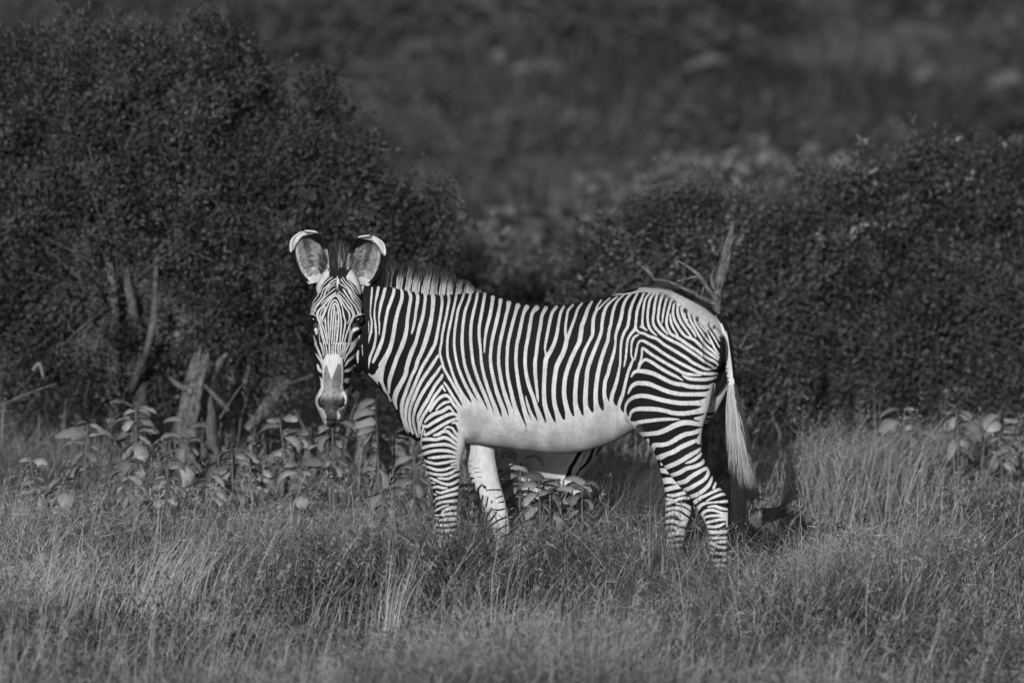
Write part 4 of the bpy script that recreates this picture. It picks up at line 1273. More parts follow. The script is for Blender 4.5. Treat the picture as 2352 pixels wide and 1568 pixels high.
def grass_object(name, n_short, n_stalk, n_herb, y0, y1, margin, hscale, seed, wscale=1.0):
    r = np.random.default_rng(seed)
    g = Geo()
    # short curling blades, in tufts
    x, y = in_frame(n_short, y0, y1, margin, r)
    tx, ty = in_frame(n_short // 30, y0, y1, margin, r)
    ti = r.integers(0, len(tx), n_short)
    tuft = r.uniform(size=n_short) < .6
    x = np.where(tuft, tx[ti] + r.normal(0, .03, n_short), x); y = np.where(tuft, ty[ti] + r.normal(0, .03, n_short), y)
    k = patch(x, y)
    keep = r.uniform(size=n_short) < (0.07 + 0.93 * k)
    x, y, k, ti, tuft = x[keep], y[keep], k[keep], ti[keep], tuft[keep]
    n = len(x)
    thv = r.uniform(.6, 1.3, len(tx))
    H = (0.08 + 0.33 * k) * r.uniform(.5, 1.25, n) * hscale * low_band(x, y) * tall_band(x, y) * np.where(tuft, thv[ti], 1)
    tdir = r.uniform(0, 6.28, len(tx))
    az = np.where(tuft, tdir[ti] + r.normal(0, 1.5, n), r.uniform(0, 6.28, n))
    v, q, t = blades(np.stack([x, y, ground(x, y) - .01], -1), H, r.uniform(.003, .0065, n) * wscale, az, np.abs(r.normal(.5, .45, n)), np.clip(r.normal(.8, .7, n), 0, 2.2), r)
    tt = r.normal(0, .05, len(tx))
    tn = np.clip(0.215 + np.where(tuft, tt[ti], 0) + 0.10 * r.normal(size=n) + 0.17 * fbm(x * 1.1, y * .8, 0, 55, 3), .03, .55)
    g.add(v, q, t, np.repeat(tn, 5))
    # tall straight stalks, pale
    x, y = in_frame(n_stalk, y0, y1, margin, r)
    cl = np.clip(vnoise(x * 2.3, y * 1.6, 0, 61) + .25, 0, 1)
    keep = r.uniform(size=n_stalk) < cl
    x, y = x[keep], y[keep]; n = len(x)
    x = x + r.normal(0, .02, n)
    H = r.uniform(.22, .54, n) * hscale * low_band(x, y)
    az = r.normal(0.35, .9, n)
    v, q, t = blades(np.stack([x, y, ground(x, y) - .01], -1), H, r.uniform(.0022, .004, n) * wscale, az, np.abs(r.normal(.32, .30, n)), np.abs(r.normal(.25, .35, n)), r)
    tn = r.uniform(.26, .55, n)
    g.add(v, q, t, np.repeat(tn, 5))
    # small leafy herbs among the blades
    ncl = max(1, n_herb // 60)
    hx, hy = in_frame(ncl, y0, y1, margin, r)
    ci = r.integers(0, ncl, n_herb)
    rad = r.uniform(.05, .12, ncl)[ci]
    C = np.stack([hx[ci] + r.normal(size=n_herb) * rad, hy[ci] + r.normal(size=n_herb) * rad, np.zeros(n_herb)], -1)
    hh = (.06 + .24 * patch(hx, hy))[ci] * hscale * low_band(C[:, 0], C[:, 1]) * tall_band(C[:, 0], C[:, 1])
    C[:, 2] = ground(C[:, 0], C[:, 1]) + hh * r.uniform(.15, 1.1, n_herb)
    v, t = leaf_diamonds(C, r.uniform(.012, .034, n_herb) * wscale, r.uniform(.006, .013, n_herb) * wscale, rand_unit(n_herb, r) * .8 + np.array([0, 0, .5]), rand_unit(n_herb, r))
    tn = np.clip((np.clip(r.uniform(.08, .30, ncl) + .10 * fbm(hx * 1.1, hy * .8, 0, 55, 3), .03, .4))[ci] * r.uniform(.6, 1.4, n_herb), .03, .3)
    g.add(v, None, t, np.repeat(tn, 4))
    # fine tangled stems lying every way through the sward
    m = n_herb // 2
    x, y = in_frame(m, y0, y1, margin, r)
    k = patch(x, y)
    C = np.stack([x, y, ground(x, y) + r.uniform(.02, .30, m) * (.35 + k) * hscale * low_band(x, y) * tall_band(x, y)], -1)
    D = rand_unit(m, r) * np.array([1, 1, .8]) + np.array([.15, 0, .25]); D /= np.linalg.norm(D, axis=1)[:, None]
    v, t = leaf_diamonds(C, r.uniform(.04, .13, m), r.uniform(.0025, .0045, m) * wscale, D, rand_unit(m, r))
    tn = np.clip(r.uniform(.10, .42, m) + .12 * fbm(x * 1.1, y * .8, 0, 55, 3), .03, .5)
    g.add(v, None, t, np.repeat(tn, 4))
    # scrubby weeds, darker and taller than the grass
    nw = n_herb // 900
    hx, hy = in_frame(nw, y0, y1, margin, r)
    m = nw * 130
    ci = np.repeat(np.arange(nw), 130)
    hh = r.uniform(.16, .40, nw)[ci] * hscale * (low_band(hx, hy) ** 2)[ci]
    u = r.uniform(.1, 1, m)
    C = np.stack([hx[ci] + r.normal(size=m) * .035 * (.5 + u * 1.6), hy[ci] + r.normal(size=m) * .035 * (.5 + u * 1.6), np.zeros(m)], -1)
    C[:, 2] = ground(C[:, 0], C[:, 1]) + hh * u
    v, t = leaf_diamonds(C, r.uniform(.018, .045, m) * wscale, r.uniform(.007, .014, m) * wscale, rand_unit(m, r) * .7 + np.array([0, 0, .7]), rand_unit(m, r))
    tn = np.clip(r.uniform(.05, .22, nw)[ci] * r.uniform(.6, 1.5, m), .02, .4)
    g.add(v, None, t, np.repeat(tn, 4))
    # feathery seed heads on thin bent stems
    ns = n_stalk // 16
    x, y = in_frame(ns, y0, y1, margin, r)
    bz = ground(x, y)
    Hs = r.uniform(.35, .68, ns) * hscale * (low_band(x, y) * .5 + .5)
    az = r.normal(.3, 1.0, ns); ln = np.abs(r.normal(.28, .2, ns))
    v, q, t = blades(np.stack([x, y, bz], -1), Hs, np.full(ns, .0035) * wscale, az, ln, np.full(ns, .1), r)
    g.add(v, q, t, np.repeat(r.uniform(.25, .5, ns), 5))
    m = ns * 16
    si = np.repeat(np.arange(ns), 16)
    u = r.uniform(.68, 1.0, m)
    dd = np.stack([np.cos(az), np.sin(az)], -1)[si] * (ln[si] * Hs[si] * u)[:, None]
    C = np.stack([x[si] + dd[:, 0] + r.normal(0, .006, m), y[si] + dd[:, 1] + r.normal(0, .006, m), bz[si] + Hs[si] * u * .97], -1)
    D = rand_unit(m, r) * .8 + np.array([.1, 0, .7]); D /= np.linalg.norm(D, axis=1)[:, None]
    v, t = leaf_diamonds(C, r.uniform(.018, .04, m), r.uniform(.0025, .005, m) * wscale, D, rand_unit(m, r))
    g.add(v, None, t, np.repeat(r.uniform(.25, .5, m), 4))
    o = link(name, g.mesh(name), M['grass'])
    tag(o, kind='stuff')
    return o
grass_object('grass', 300000, 20000, 190000, 29.5, 46.5, 1.3, 1.0, 11)
grass_object('far_grass', 60000, 6000, 20000, 46.5, 62, 1.5, 1.15, 12, 1.6)
print('grass', round(time.time() - T0, 1))

# ---------------------------------------------------------------- grass tussocks that stand out
def tussock(px, Y, n, h, spread, lean, tone, label, width=.004, seed=0, herb=0):
    r = np.random.default_rng(seed)
    x = (px - 1176) * Y / F
    base = np.array([x, Y, float(ground(x, Y))])
    P = np.stack([r.normal(0, spread, n), r.normal(0, spread, n), np.full(n, -.01)], -1)
    H = h * r.uniform(.55, 1.1, n)
    v, q, t = blades(P, H, np.full(n, width), r.normal(lean[0], lean[1], n), np.abs(r.normal(lean[2], .14, n)), np.abs(r.normal(lean[3], .2, n)), r)
    g = Geo(); g.add(v, q, t, np.repeat(r.uniform(tone[0], tone[1], n), 5))
    o = link('grass_tussock', g.mesh('grass_tussock'), M['grass'], None, base)
    tag(o, label, 'grass tussock', 'grass tussocks standing out of the sward')
    return o
tussock(884, 37.2, 24, .56, .018, (0.2, .5, .12, .05), (.42, .6), 'bundle of tall pale stalks in front of the near foreleg', .004, 3)
tussock(1455, 41.0, 900, .74, .11, (0.4, .8, .30, .35), (.06, .16), 'dark leaning tussock under the flank just left of the hind legs', .004, 4)
tussock(1500, 40.9, 500, .50, .07, (1.0, 1.2, .30, .35), (.03, .08), 'darkest low tussock touching the far hind leg', .004, 5)
tussock(1905, 43.0, 520, .74, .22, (0.6, 2.0, .40, .6), (.2, .42), 'tall grass hump right of the tail with the highest seed stalks', .0045, 6)
tussock(1985, 43.3, 260, .66, .18, (0.2, 2.0, .40, .6), (.2, .45), 'pale tall tussock on the right end of the grass hump', .0045, 7)
tussock(1790, 42.6, 280, .48, .18, (0.6, 2.0, .45, .6), (.18, .4), 'middling tussock between the tail tuft and the grass hump', .0045, 8)
tussock(90, 37.8, 90, .50, .10, (0.25, .5, .35, .1), (.3, .55), 'slanting pale stalks at the left edge under the leafy band', .004, 9)
tussock(370, 38.4, 110, .52, .12, (0.2, .5, .45, .1), (.3, .55), 'slanting pale stalks below the tallest broad leaved plant', .004, 10)
tussock(30, 44.5, 420, .55, .16, (0.6, 1.2, .3, .4), (.08, .2), 'grey tussock at the left edge above the leafy band', .0045, 13)

# ---------------------------------------------------------------- shrubs and trees
def crown(lobes, n_clump, per, leaf, sig, seed, tone=(.03, .07), inner=.22, jag=.30, flat=1.0, shoots=0):
    """leaf mass spread through uneven lobes; returns leaf arrays and clump centres"""
    r = np.random.default_rng(seed)
    L = np.array(lobes, float)
    area = (L[:, 3] * L[:, 5]) ** 1.0
    li = r.choice(len(L), n_clump, p=area / area.sum())
    d = rand_unit(n_clump, r)
    d[:, 1] = np.where(r.uniform(size=n_clump) < .72, -np.abs(d[:, 1]), d[:, 1])       # more on the sunny, visible side
    rr = np.where(r.uniform(size=n_clump) < inner, r.uniform(.35, .8, n_clump), r.uniform(.82, 1.04, n_clump))
    rr = rr + jag * vnoise(d[:, 0] * 3 + li * 7.1, d[:, 1] * 3, d[:, 2] * 3, seed)
    C = L[li, :3] + d * rr[:, None] * L[li, 3:6]
    n = n_clump * per
    ci = np.repeat(np.arange(n_clump), per)
    sg = sig * r.uniform(.6, 1.5, n_clump)
    off = r.normal(size=(n, 3)) * sg[ci][:, None] * np.array([1, 1, flat])
    P = C[ci] + off
    dirs = off / (np.linalg.norm(off, axis=1)[:, None] + 1e-6) * .6 + rand_unit(n, r) * .7 + np.array([0, 0, .25])
    dirs /= np.linalg.norm(dirs, axis=1)[:, None]
    nor = rand_unit(n, r) + np.array([0, -.4, .8])
    v, t = leaf_diamonds(P, leaf * r.uniform(.6, 1.35, n), leaf * .5 * r.uniform(.7, 1.3, n), dirs, nor)
    ct = r.uniform(tone[0], tone[1], n_clump)
    tn = np.repeat(np.clip(ct[ci] * r.uniform(.6, 1.5, n), .01, .5), 4)
    if shoots:           # leafy shoots standing out of the outline
        out = np.argsort(-rr + r.uniform(0, .25, n_clump))[:shoots]
        m = 26
        u = np.tile(np.linspace(0, 1, m), len(out))
        si = np.repeat(out, m)
        sd_ = d[out] * np.array([1, .5, .6]) + r.normal(0, .35, (len(out), 3)) + np.array([0, 0, .55])
        sd_ /= np.linalg.norm(sd_, axis=1)[:, None]
        ln = r.uniform(.12, .34, len(out))
        Ps = C[si] + np.repeat(sd_ * ln[:, None], m, 0) * u[:, None] + r.normal(0, .012, (len(u), 3)) * (1.3 - u[:, None])
        dv = np.repeat(sd_, m, 0) * .5 + rand_unit(len(u), r)
        dv /= np.linalg.norm(dv, axis=1)[:, None]
        v2, t2 = leaf_diamonds(Ps, leaf * r.uniform(.5, 1.1, len(u)), leaf * .45 * r.uniform(.7, 1.2, len(u)), dv, rand_unit(len(u), r))
        t = np.vstack([t, t2 + len(v)]); v = np.vstack([v, v2])
        tn = np.concatenate([tn, np.repeat(np.clip(ct[si] * r.uniform(.8, 1.5, len(u)), .01, .5), 4)])
    return v, t, tn, C, li

def twigs(g, C, roots, r, rad=.006, frac=1.0):
    for c in C[r.uniform(size=len(C)) < frac]:
        a = roots[np.argmin(np.linalg.norm((roots - c) * np.array([1, 1, .7]), axis=1))]
        m = (a + c) / 2 + r.normal(0, .06, 3) + np.array([0, 0, .05])
        e = c + (c - m) * r.uniform(.1, .5)
        v, q, t = tube([a, m, e], [rad, rad * .7, rad * .35], 4, 0, 0, 0, 3)
        g.add(v, q, t)

def place(o_name, px, Y):
    x = (px - 1176) * Y / F
    return np.array([x, Y, float(ground(x, Y))])

# the big acacia on the left
AB = place('a', 400, 47.0)
def lob(px, py, Y, rx, ry, rz):
    return list(W(px, py, Y) - AB) + [rx, ry, rz]
acacia = empty('acacia', AB)
tag(acacia, 'large dark fine leaved acacia filling the left side behind the zebra head', 'tree')
lobes = [lob(330, 190, 47.2, .85, .8, .40), lob(540, 330, 46.9, .75, .75, .48), lob(120, 330, 47.1, .8, .8, .5), lob(300, 480, 46.7, .9, .85, .5), lob(700, 430, 46.9, .50, .6, .42),
         lob(820, 560, 46.9, .42, .5, .36), lob(620, 600, 46.6, .6, .6, .42), lob(930, 610, 47.1, .25, .35, .38), lob(60, 600, 46.8, .65, .7, .5), lob(480, 720, 46.9, .6, .55, .34),
         lob(-120, 420, 47.2, .7, .7, .7), lob(150, 760, 46.7, .55, .6, .30), lob(700, 760, 46.9, .5, .5, .32), lob(870, 760, 47.2, .42, .45, .32), lob(-60, 800, 46.9, .55, .5, .3), lob(250, 880, 46.9, .6, .5, .16), lob(600, 900, 47.2, .7, .45, .14), lob(1000, 520, 47.4, .12, .2, .2)]
v, t, tn, C, li = crown(lobes, 1250, 105, .034, .050, 5, (.016, .085), .25, .34, 1.0, 420)
me = make_mesh('crown', v, [t], {'tone': tn})
tag(link('crown', me, M['leaf_fine'], acacia), kind='stuff')
r = np.random.default_rng(77)
def limb(pts, radii, name, parent, mat, base, seed, sides=12, rough=.10, ridges=.22):
    P = [W(a, b, c) - base for a, b, c in pts]
    v, q, t = tube(P, [x * 40 / F for x in radii], sides, rough, ridges, seed, 6)
    g = Geo(); g.add(v, q, t)
    return link(name, g.mesh(name, True), mat, parent)
limb([(262, 985, 46.75), (258, 860, 46.5), (264, 770, 46.5), (262, 700, 46.3), (252, 610, 46.3), (240, 520, 46.6), (300, 400, 46.7)], [20, 18, 15, 13, 11, 9, 5], 'trunk', acacia, M['bark'], AB, 1)
limb([(330, 985, 46.8), (318, 860, 46.5), (318, 770, 46.5), (305, 710, 46.3), (292, 640, 46.3), (285, 560, 46.6), (200, 430, 46.7)], [22, 20, 16, 14, 10, 8, 5], 'trunk', acacia, M['bark'], AB, 2)
limb([(300, 900, 46.5), (335, 810, 46.1), (352, 740, 46.0), (357, 680, 46.05), (372, 560, 46.4), (480, 430, 46.8)], [10, 9, 9, 8, 6, 4], 'trunk', acacia, M['bark'], AB, 3)
limb([(560, 990, 46.9), (530, 870, 46.8), (525, 760, 46.7), (560, 640, 46.7), (640, 480, 46.8)], [17, 13, 10, 7, 4], 'trunk', acacia, M['bark'], AB, 4)
gt = Geo()
roots = np.array([W(a, b, c) - AB for a, b, c in ((262, 700, 46.6), (250, 560, 46.8), (300, 400, 47), (200, 430, 47), (370, 560, 46.8), (480, 430, 47), (560, 640, 46.8), (640, 480, 47), (525, 760, 46.8), (700, 560, 47), (800, 640, 47), (80, 560, 47), (60, 400, 47), (320, 290, 47.2), (520, 330, 47.1), (860, 700, 47.1))])
twigs(gt, C, roots, r, .006, .5)
link('branch', gt.mesh('branch'), M['twig'], acacia)
print('acacia', round(time.time() - T0, 1))

def shrub(px, Y, lobes, n_clump, per, leaf, sig, seed, tone, label, cat='bush', pale=0, group=None):
    B = place('s', px, Y)
    o = empty('bush', B)
    tag(o, label, cat, group)
    lb = [list(W(a, b, c) - B) + [x, y, z] for a, b, c, x, y, z in lobes]
    v, t, tn, C, li = crown(lb, n_clump, per, leaf, sig, seed, tone, .22, .34, 1.0, n_clump // 3)
    tag(link('foliage', make_mesh('foliage', v, [t], {'tone': tn}), M['leaf_fine'], o), kind='stuff')
    r = np.random.default_rng(seed + 1)
    g = Geo()
    for k in range(5):
        l = lb[r.integers(len(lb))]
        v, q, t = tube([[r.normal(0, .1), r.normal(0, .1), -.05], [l[0] * .5 + r.normal(0, .08), l[1] * .5, l[2] * .5], [l[0], l[1], l[2] + l[5] * .5]], [.02, .014, .006], 7, .1, .1, k, 5)
        g.add(v, q, t)
    rt = np.array([[l[0], l[1], l[2] - l[5] * .2] for l in lb])
    twigs(g, C, rt, r, .005, .4)
    link('stem', g.mesh('stem'), M['twig'], o)
    if pale:      # pale leaves at the top of the bush
        top = C[(C[:, 2] > np.quantile(C[:, 2], .70))]
        top = top[r.integers(0, len(top), pale)] + r.normal(0, .05, (pale, 3))
        n = pale * 7
        ci = np.repeat(np.arange(pale), 7)
        P = top[ci] + r.normal(0, .022, (n, 3)) + np.array([0, -.06, .02])
        v, t = leaf_diamonds(P, r.uniform(.03, .05, n), r.uniform(.016, .026, n), rand_unit(n, r) + np.array([0, 0, .3]), rand_unit(n, r) * .6 + np.array([-.2, -1, .3]))
        tag(link('pale_leaves', make_mesh('pale_leaves', v, [t], {'tone': np.repeat(r.uniform(.10, .26, n), 4)}), M['leaf_fine'], o), kind='stuff')
    return o
shrub(2080, 48.4, [(2000, 520, 48.4, .42, .5, .34), (2180, 480, 48.6, .42, .5, .42), (2060, 420, 48.6, .30, .4, .22), (2330, 510, 48.7, .42, .5, .44), (1880, 640, 48.2, .42, .5, .36), (2100, 720, 48.0, .6, .55, .42), (2330, 760, 48.1, .55, .55, .45), (1850, 830, 48.0, .45, .45, .30), (2050, 900, 47.9, .6, .45, .22), (2330, 930, 47.9, .5, .4, .25), (2480, 650, 48.6, .5, .5, .8)],
      1050, 85, .036, .050, 31, (.02, .09), 'broad dark bush at the right edge with pale bright leaves along its top', pale=80)
shrub(1560, 48.0, [(1560, 540, 48.0, .42, .45, .24), (1440, 610, 47.9, .30, .4, .26), (1680, 560, 48.2, .34, .4, .26), (1520, 720, 47.7, .5, .45, .36), (1730, 720, 47.8, .46, .45, .40), (1760, 860, 47.7, .42, .4, .30), (1560, 880, 47.8, .5, .4, .25), (1370, 720, 48.0, .26, .3, .25), (1330, 850, 48, .3, .3, .25)],
      680, 85, .036, .050, 41, (.024, .10), 'rounded dark bush behind the rump, lower than the bush beside it', pale=22)
shrub(1290, 52.5, [(1290, 680, 52.5, .30, .3, .14), (1240, 760, 52.5, .3, .3, .2), (1350, 770, 52.5, .35, .3, .22), (1200, 860, 52.4, .4, .3, .2)], 150, 70, .045, .06, 51, (.025, .05), 'small very dark bush just above the dip of the back')
shrub(1060, 54.0, [(1000, 640, 54, .45, .4, .28), (1120, 700, 54, .4, .4, .2), (1030, 780, 53.8, .5, .4, .25), (940, 560, 54.4, .3, .3, .2), (1160, 820, 53.8, .4, .4, .2)], 300, 70, .05, .085, 53, (.08, .15), 'pale soft bush behind the mane, right of the acacia')
print('bushes', round(time.time() - T0, 1))
# ---------------------------------------------------------------- scrub on the hillside, far behind
def scrub_mesh(seed, tone, per=55, leaf=.12, spiky=False):
    r = np.random.default_rng(seed)
    k = r.integers(3, 6)
    lb = [[r.normal(0, .45), r.normal(0, .3), r.uniform(.3, .75), r.uniform(.45, .8), r.uniform(.4, .7), r.uniform(.3, .55)] for _ in range(k)]
    lb.append([0, 0, .2, .9, .7, .3])
    v, t, tn, C, li = crown(lb, 90, per, leaf, .13, seed, tone)
    return make_mesh('scrub_bush', v, [t], {'tone': tn})
r = np.random.default_rng(303)
scrubs = [scrub_mesh(60 + i, tn) for i, tn in enumerate([(.042, .078), (.055, .095), (.068, .12), (.034, .06), (.085, .145), (.05, .10)])]
for me in scrubs:
    me.materials.append(M['leaf_fine'])
def hill_Y(px, py):
    """where the sight line through (px, py) meets the hill"""
    for Y in np.arange(58, 400, .5):
        p = W(px, py, Y)
        if p[2] <= float(ground(p[0], p[1])) + .02: return Y
    return 220.0
PALE = [(1620, 155, 95), (1230, 160, 120), (980, 108, 130), (2130, 180, 60), (2310, 190, 70), (2135, 45, 40), (1358, 215, 30), (1140, 140, 30), (1240, 440, 20), (1850, 120, 60)]
PALE = [(a, b, c, min(hill_Y(a, b + 6), 215)) for a, b, c in PALE]
ys = np.concatenate([r.uniform(60, 90, 70), r.uniform(90, 150, 110), r.uniform(150, 225, 110)])
for i, y in enumerate(ys):
    for _try in range(8):
        x = r.uniform(-1, 1) * (y * .068 + 6)
        s = r.uniform(.55, 1.25) * (1.0 + (y - 60) / 260)
        px_ = 1176 + F * x / y
        top = HOR + F * (CAMZ - float(ground(x, y)) - .85 * s) / y
        hw_ = 1.2 * s * F / y
        if not any(abs(px_ - a) < c / 2 + hw_ and y < Yl + .5 and top < b + 8 and top > b - 500 for a, b, c, Yl in PALE): break
    k = r.choice(len(scrubs), p=[.22, .22, .18, .16, .06, .16])
    o = link('scrub_bush', scrubs[k], None, None, (x, y, float(ground(x, y)) - .15))
    o.scale = (s * r.uniform(1.0, 1.8), s, s * r.uniform(.55, .95))
    o.rotation_euler = (0, 0, r.uniform(-.6, .6))
    tag(o, '%s blurred scrub bush %s on the %s of the hillside behind' % (('grey', 'mid grey', 'light grey', 'dark', 'pale', 'dull grey')[k], 'near the foot' if y < 90 else 'halfway up' if y < 150 else 'high up', 'left' if px_ < 900 else 'middle' if px_ < 1650 else 'right'), 'bush', 'scrub bushes on the hillside')
# dry grass on the hill
n = 80000
r = np.random.default_rng(304)
y = 60 + 170 * r.uniform(size=n) ** 1.3
x = r.uniform(-1, 1, n) * (y * .085 + 4)
k = np.clip(.5 + fbm(x * .12, y * .09, 0, 88, 3), 0, 1)
keep = r.uniform(size=n) < k
x, y, k = x[keep], y[keep], k[keep]; n = len(x)
v, q, t = blades(np.stack([x, y, ground(x, y) - .05], -1), r.uniform(.25, .75, n), r.uniform(.03, .08, n), r.uniform(0, 6.28, n), np.abs(r.normal(.3, .3, n)), np.abs(r.normal(.4, .4, n)), r)
tn = np.clip(.068 + .07 * np.clip(fbm(x * .2, y * .12, 0, 99, 2), -.3, 1) + r.normal(0, .015, n), .02, .22)
g = Geo(); g.add(v, q, t, np.repeat(tn, 5))
tag(link('hill_grass', g.mesh('hill_grass'), M['grass']), kind='stuff')

# pale dead wood lying and standing on the hill
def deadwood(name, pts, radii, label, cat, seed):
    """pts: (px, py, Y)"""
    P = np.array([W(*p) for p in pts])
    base = np.array([P[0][0], P[0][1], float(ground(P[0][0], P[0][1]))])
    v, q, t = tube(P - base, [x * .95 for x in radii], 9, .12, .15, seed, 5)
    g = Geo(); g.add(v, q, t)
    o = link(name, g.mesh(name, True), M['pale_log'], None, base)
    tag(o, label, cat)
    return o
def hill_log(px, py, w, h, rad, label, seed, name='fallen_log', cat='log'):
    Y = min(hill_Y(px, py + 6), 215)
    k = Y / F
    deadwood(name, [(px - w / 2, py + 4, Y), (px - w / 6, py - h * .4, Y), (px + w / 5, py - h, Y), (px + w / 2, py - h * .2, Y)], [rad * .6, rad, rad * .9, rad * .3], label, cat, seed)
hill_log(1620, 155, 110, 20, .06, 'long pale fallen log on the hillside above the rump', 1)
hill_log(1230, 160, 120, 10, .09, 'thin pale fallen branch on the hillside above the back', 2, 'fallen_branch', 'branch')
hill_log(980, 108, 130, 8, .08, 'pale fallen branch high on the hill above the mane', 3, 'fallen_branch', 'branch')
hill_log(2130, 180, 60, 20, .10, 'short pale log at the upper right of the hillside', 4)
hill_log(2310, 190, 70, 12, .12, 'pale log by the right edge of the hillside', 5)
def hill_snag(px, py, hpx, lean, rad, label, seed):
    Y = min(hill_Y(px, py), 215)
    deadwood('dead_tree', [(px, py, Y), (px + lean * .3, py - hpx * .4, Y), (px + lean, py - hpx, Y)], [rad, rad * .8, rad * .4], label, 'tree', seed)
hill_snag(2135, 45, 50, 30, .13, 'pale dead snag at the top right of the hillside', 6)
hill_snag(1358, 215, 34, -14, .10, 'short pale snag on the hill above the dip of the back', 7)
hill_snag(1140, 140, 26, 6, .16, 'stubby pale snag on the hill above the withers', 8)
hill_snag(1240, 440, 40, 4, .04, 'thin pale snag at the foot of the hill above the back', 9)

# ---------------------------------------------------------------- stump and fallen wood under the acacia
def wood(name, pts, radii, label, cat, mat, seed, sides=14, rough=.12, ridges=.3, parent=None, base=None, group=None):
    P = np.array([W(*p) for p in pts])
    if base is None:
        base = np.array([P[0][0], P[0][1], P[0][2]])
    v, q, t = tube(P - base, [x * 40 / F for x in radii], sides, rough, ridges, seed, 7)
    g = Geo(); g.add(v, q, t)
    if parent is not None:
        return link(name, g.mesh(name, True), mat, parent)
    o = link(name, g.mesh(name, True), mat, None, base)
    tag(o, label, cat, group)
    return o
SB = place('st', 430, 45.4)
stump = empty('tree_stump', SB)
tag(stump, 'broken grey tree stump among the broad leaved plants on the left', 'stump')
wood('trunk', [(425, 1085, 45.4), (432, 985, 45.4), (440, 920, 45.35), (452, 865, 45.35), (462, 818, 45.4)], [30, 26, 23, 20, 15], None, None, M['dead'], 11, 30, .2, .8, stump, SB)
for k_, (dx_, hh_) in enumerate(((-14, 30), (-3, 44), (9, 22), (16, 36))):
    wood('trunk', [(456 + dx_, 850, 45.36), (459 + dx_, 828, 45.36), (463 + dx_ * .9, 838 - hh_, 45.38)], [9, 6.5, 1.2], None, None, M['dead'], 60 + k_, 9, .15, .4, stump, SB)
wood('trunk', [(500, 1080, 45.7), (482, 980, 45.6), (478, 900, 45.6), (495, 845, 45.6), (520, 812, 45.6)], [20, 17, 14, 11, 5], None, None, M['bark'], 12, 14, .14, .3, stump, SB)
wood('branch', [(440, 900, 45.3), (405, 880, 45.3), (385, 862, 45.4)], [9, 7, 3], None, None, M['dead'], 13, 8, .1, .2, stump, SB)
wood('fallen_branch', [(524, 942, 45.2), (500, 915, 45.2), (470, 884, 45.25)], [6, 6.5, 5], 'short pale stick leaning right of the broken stump', 'branch', M['bark'], 14, 8)
wood('fallen_branch', [(568, 985, 44.6), (604, 945, 44.7), (640, 898, 44.9), (664, 872, 45.0)], [9, 14, 13, 7], 'thick pale leaning branch between the stump and the zebra muzzle', 'branch', M['dead'], 15, 12, .2, .5)
wood('fallen_branch', [(505, 960, 45.0), (540, 905, 45.1), (560, 880, 45.2)], [3.5, 3, 2], 'thin stick crossing behind the short pale stick', 'branch', M['bark'], 16, 7)
wood('fallen_branch', [(700, 985, 45.4), (670, 930, 45.4), (652, 890, 45.5), (720, 860, 45.6)], [4, 4, 3, 2], 'thin crooked twig hanging left of the zebra muzzle', 'branch', M['bark'], 17, 7)
wood('fallen_branch', [(75, 850, 45.8), (90, 835, 45.8), (100, 868, 45.8)], [5, 5, 3], 'small pale broken stick in the acacia shade far left', 'branch', M['dead_pale'], 18, 7)
wood('fallen_branch', [(-20, 940, 45.0), (60, 905, 45.0), (130, 880, 45.1)], [3, 3, 2], 'long thin dry twig slanting at the left edge', 'branch', M['bark'], 19, 7)
wood('fallen_branch', [(590, 720, 46.6), (574, 830, 46.4), (562, 880, 46.2)], [5, 7, 6], 'upright grey bough left of the zebra face', 'branch', M['bark'], 20, 9)

# ---------------------------------------------------------------- the dead tree behind the rump
DB = place('d', 1668, 41.6)
dead = empty('dead_tree', DB)
tag(dead, 'gnarled dead tree standing right behind the zebra rump', 'tree')
def dlimb(name, pts, radii, seed, sides=14, rough=.30, ridges=.55):
    return wood(name, [(a, b, 41.6 + c) for a, b, c in pts], radii, None, None, M['dead'], seed, sides, rough, ridges, dead, DB)
dlimb('trunk', [(1668, 1255, 0), (1650, 1160, 0), (1640, 1060, 0), (1640, 960, .05), (1650, 860, .05), (1654, 770, 0), (1645, 690, 0), (1654, 640, 0), (1664, 592, 0), (1675, 550, 0), (1683, 509, 0)], [34, 30, 26, 22, 18, 12, 10.5, 11, 10, 7, 2], 21, 26, .32, .75)
dlimb('branch', [(1662, 600, -.02), (1676, 570, -.03), (1690, 540, -.03)], [5, 4, 1], 40, 8)
dlimb('branch', [(1640, 665, -.03), (1634, 640, -.04), (1640, 612, -.04)], [5, 3, 1], 41, 8)
dlimb('branch', [(1648, 690, -.03), (1624, 660, -.05), (1602, 630, -.05), (1578, 612, -.04), (1552, 596, -.02)], [6, 5.5, 4.5, 2.5, 1.5], 22)
dlimb('branch', [(1646, 698, -.02), (1612, 684, 0), (1583, 668, .02), (1535, 648, .04), (1502, 642, .05)], [6, 5, 4.5, 4, 3.5], 23)
dlimb('branch', [(1502, 642, .05), (1494, 628, .05), (1484, 616, .05), (1472, 612, .05)], [3, 4.5, 5, 2], 24)
dlimb('branch', [(1604, 634, -.05), (1580, 640, -.05), (1556, 645, -.04)], [3, 2.5, 1.5], 25, 8)
dlimb('branch', [(1612, 684, 0), (1614, 666, -.02), (1620, 650, -.02)], [2.5, 2.5, 1.5], 26, 8)
dlimb('branch', [(1660, 840, 0), (1688, 812, -.05), (1704, 790, -.06), (1712, 772, -.06)], [6, 4.5, 3.5, 2], 27, 8)
dlimb('branch', [(1688, 812, -.05), (1706, 803, -.06), (1726, 796, -.07)], [4, 3.5, 2.5], 28, 8)
dlimb('branch', [(1650, 1130, -.1), (1690, 1050, -.1), (1720, 1000, -.1), (1745, 985, -.1)], [14, 11, 7, 3], 30, 12, .2, .4)
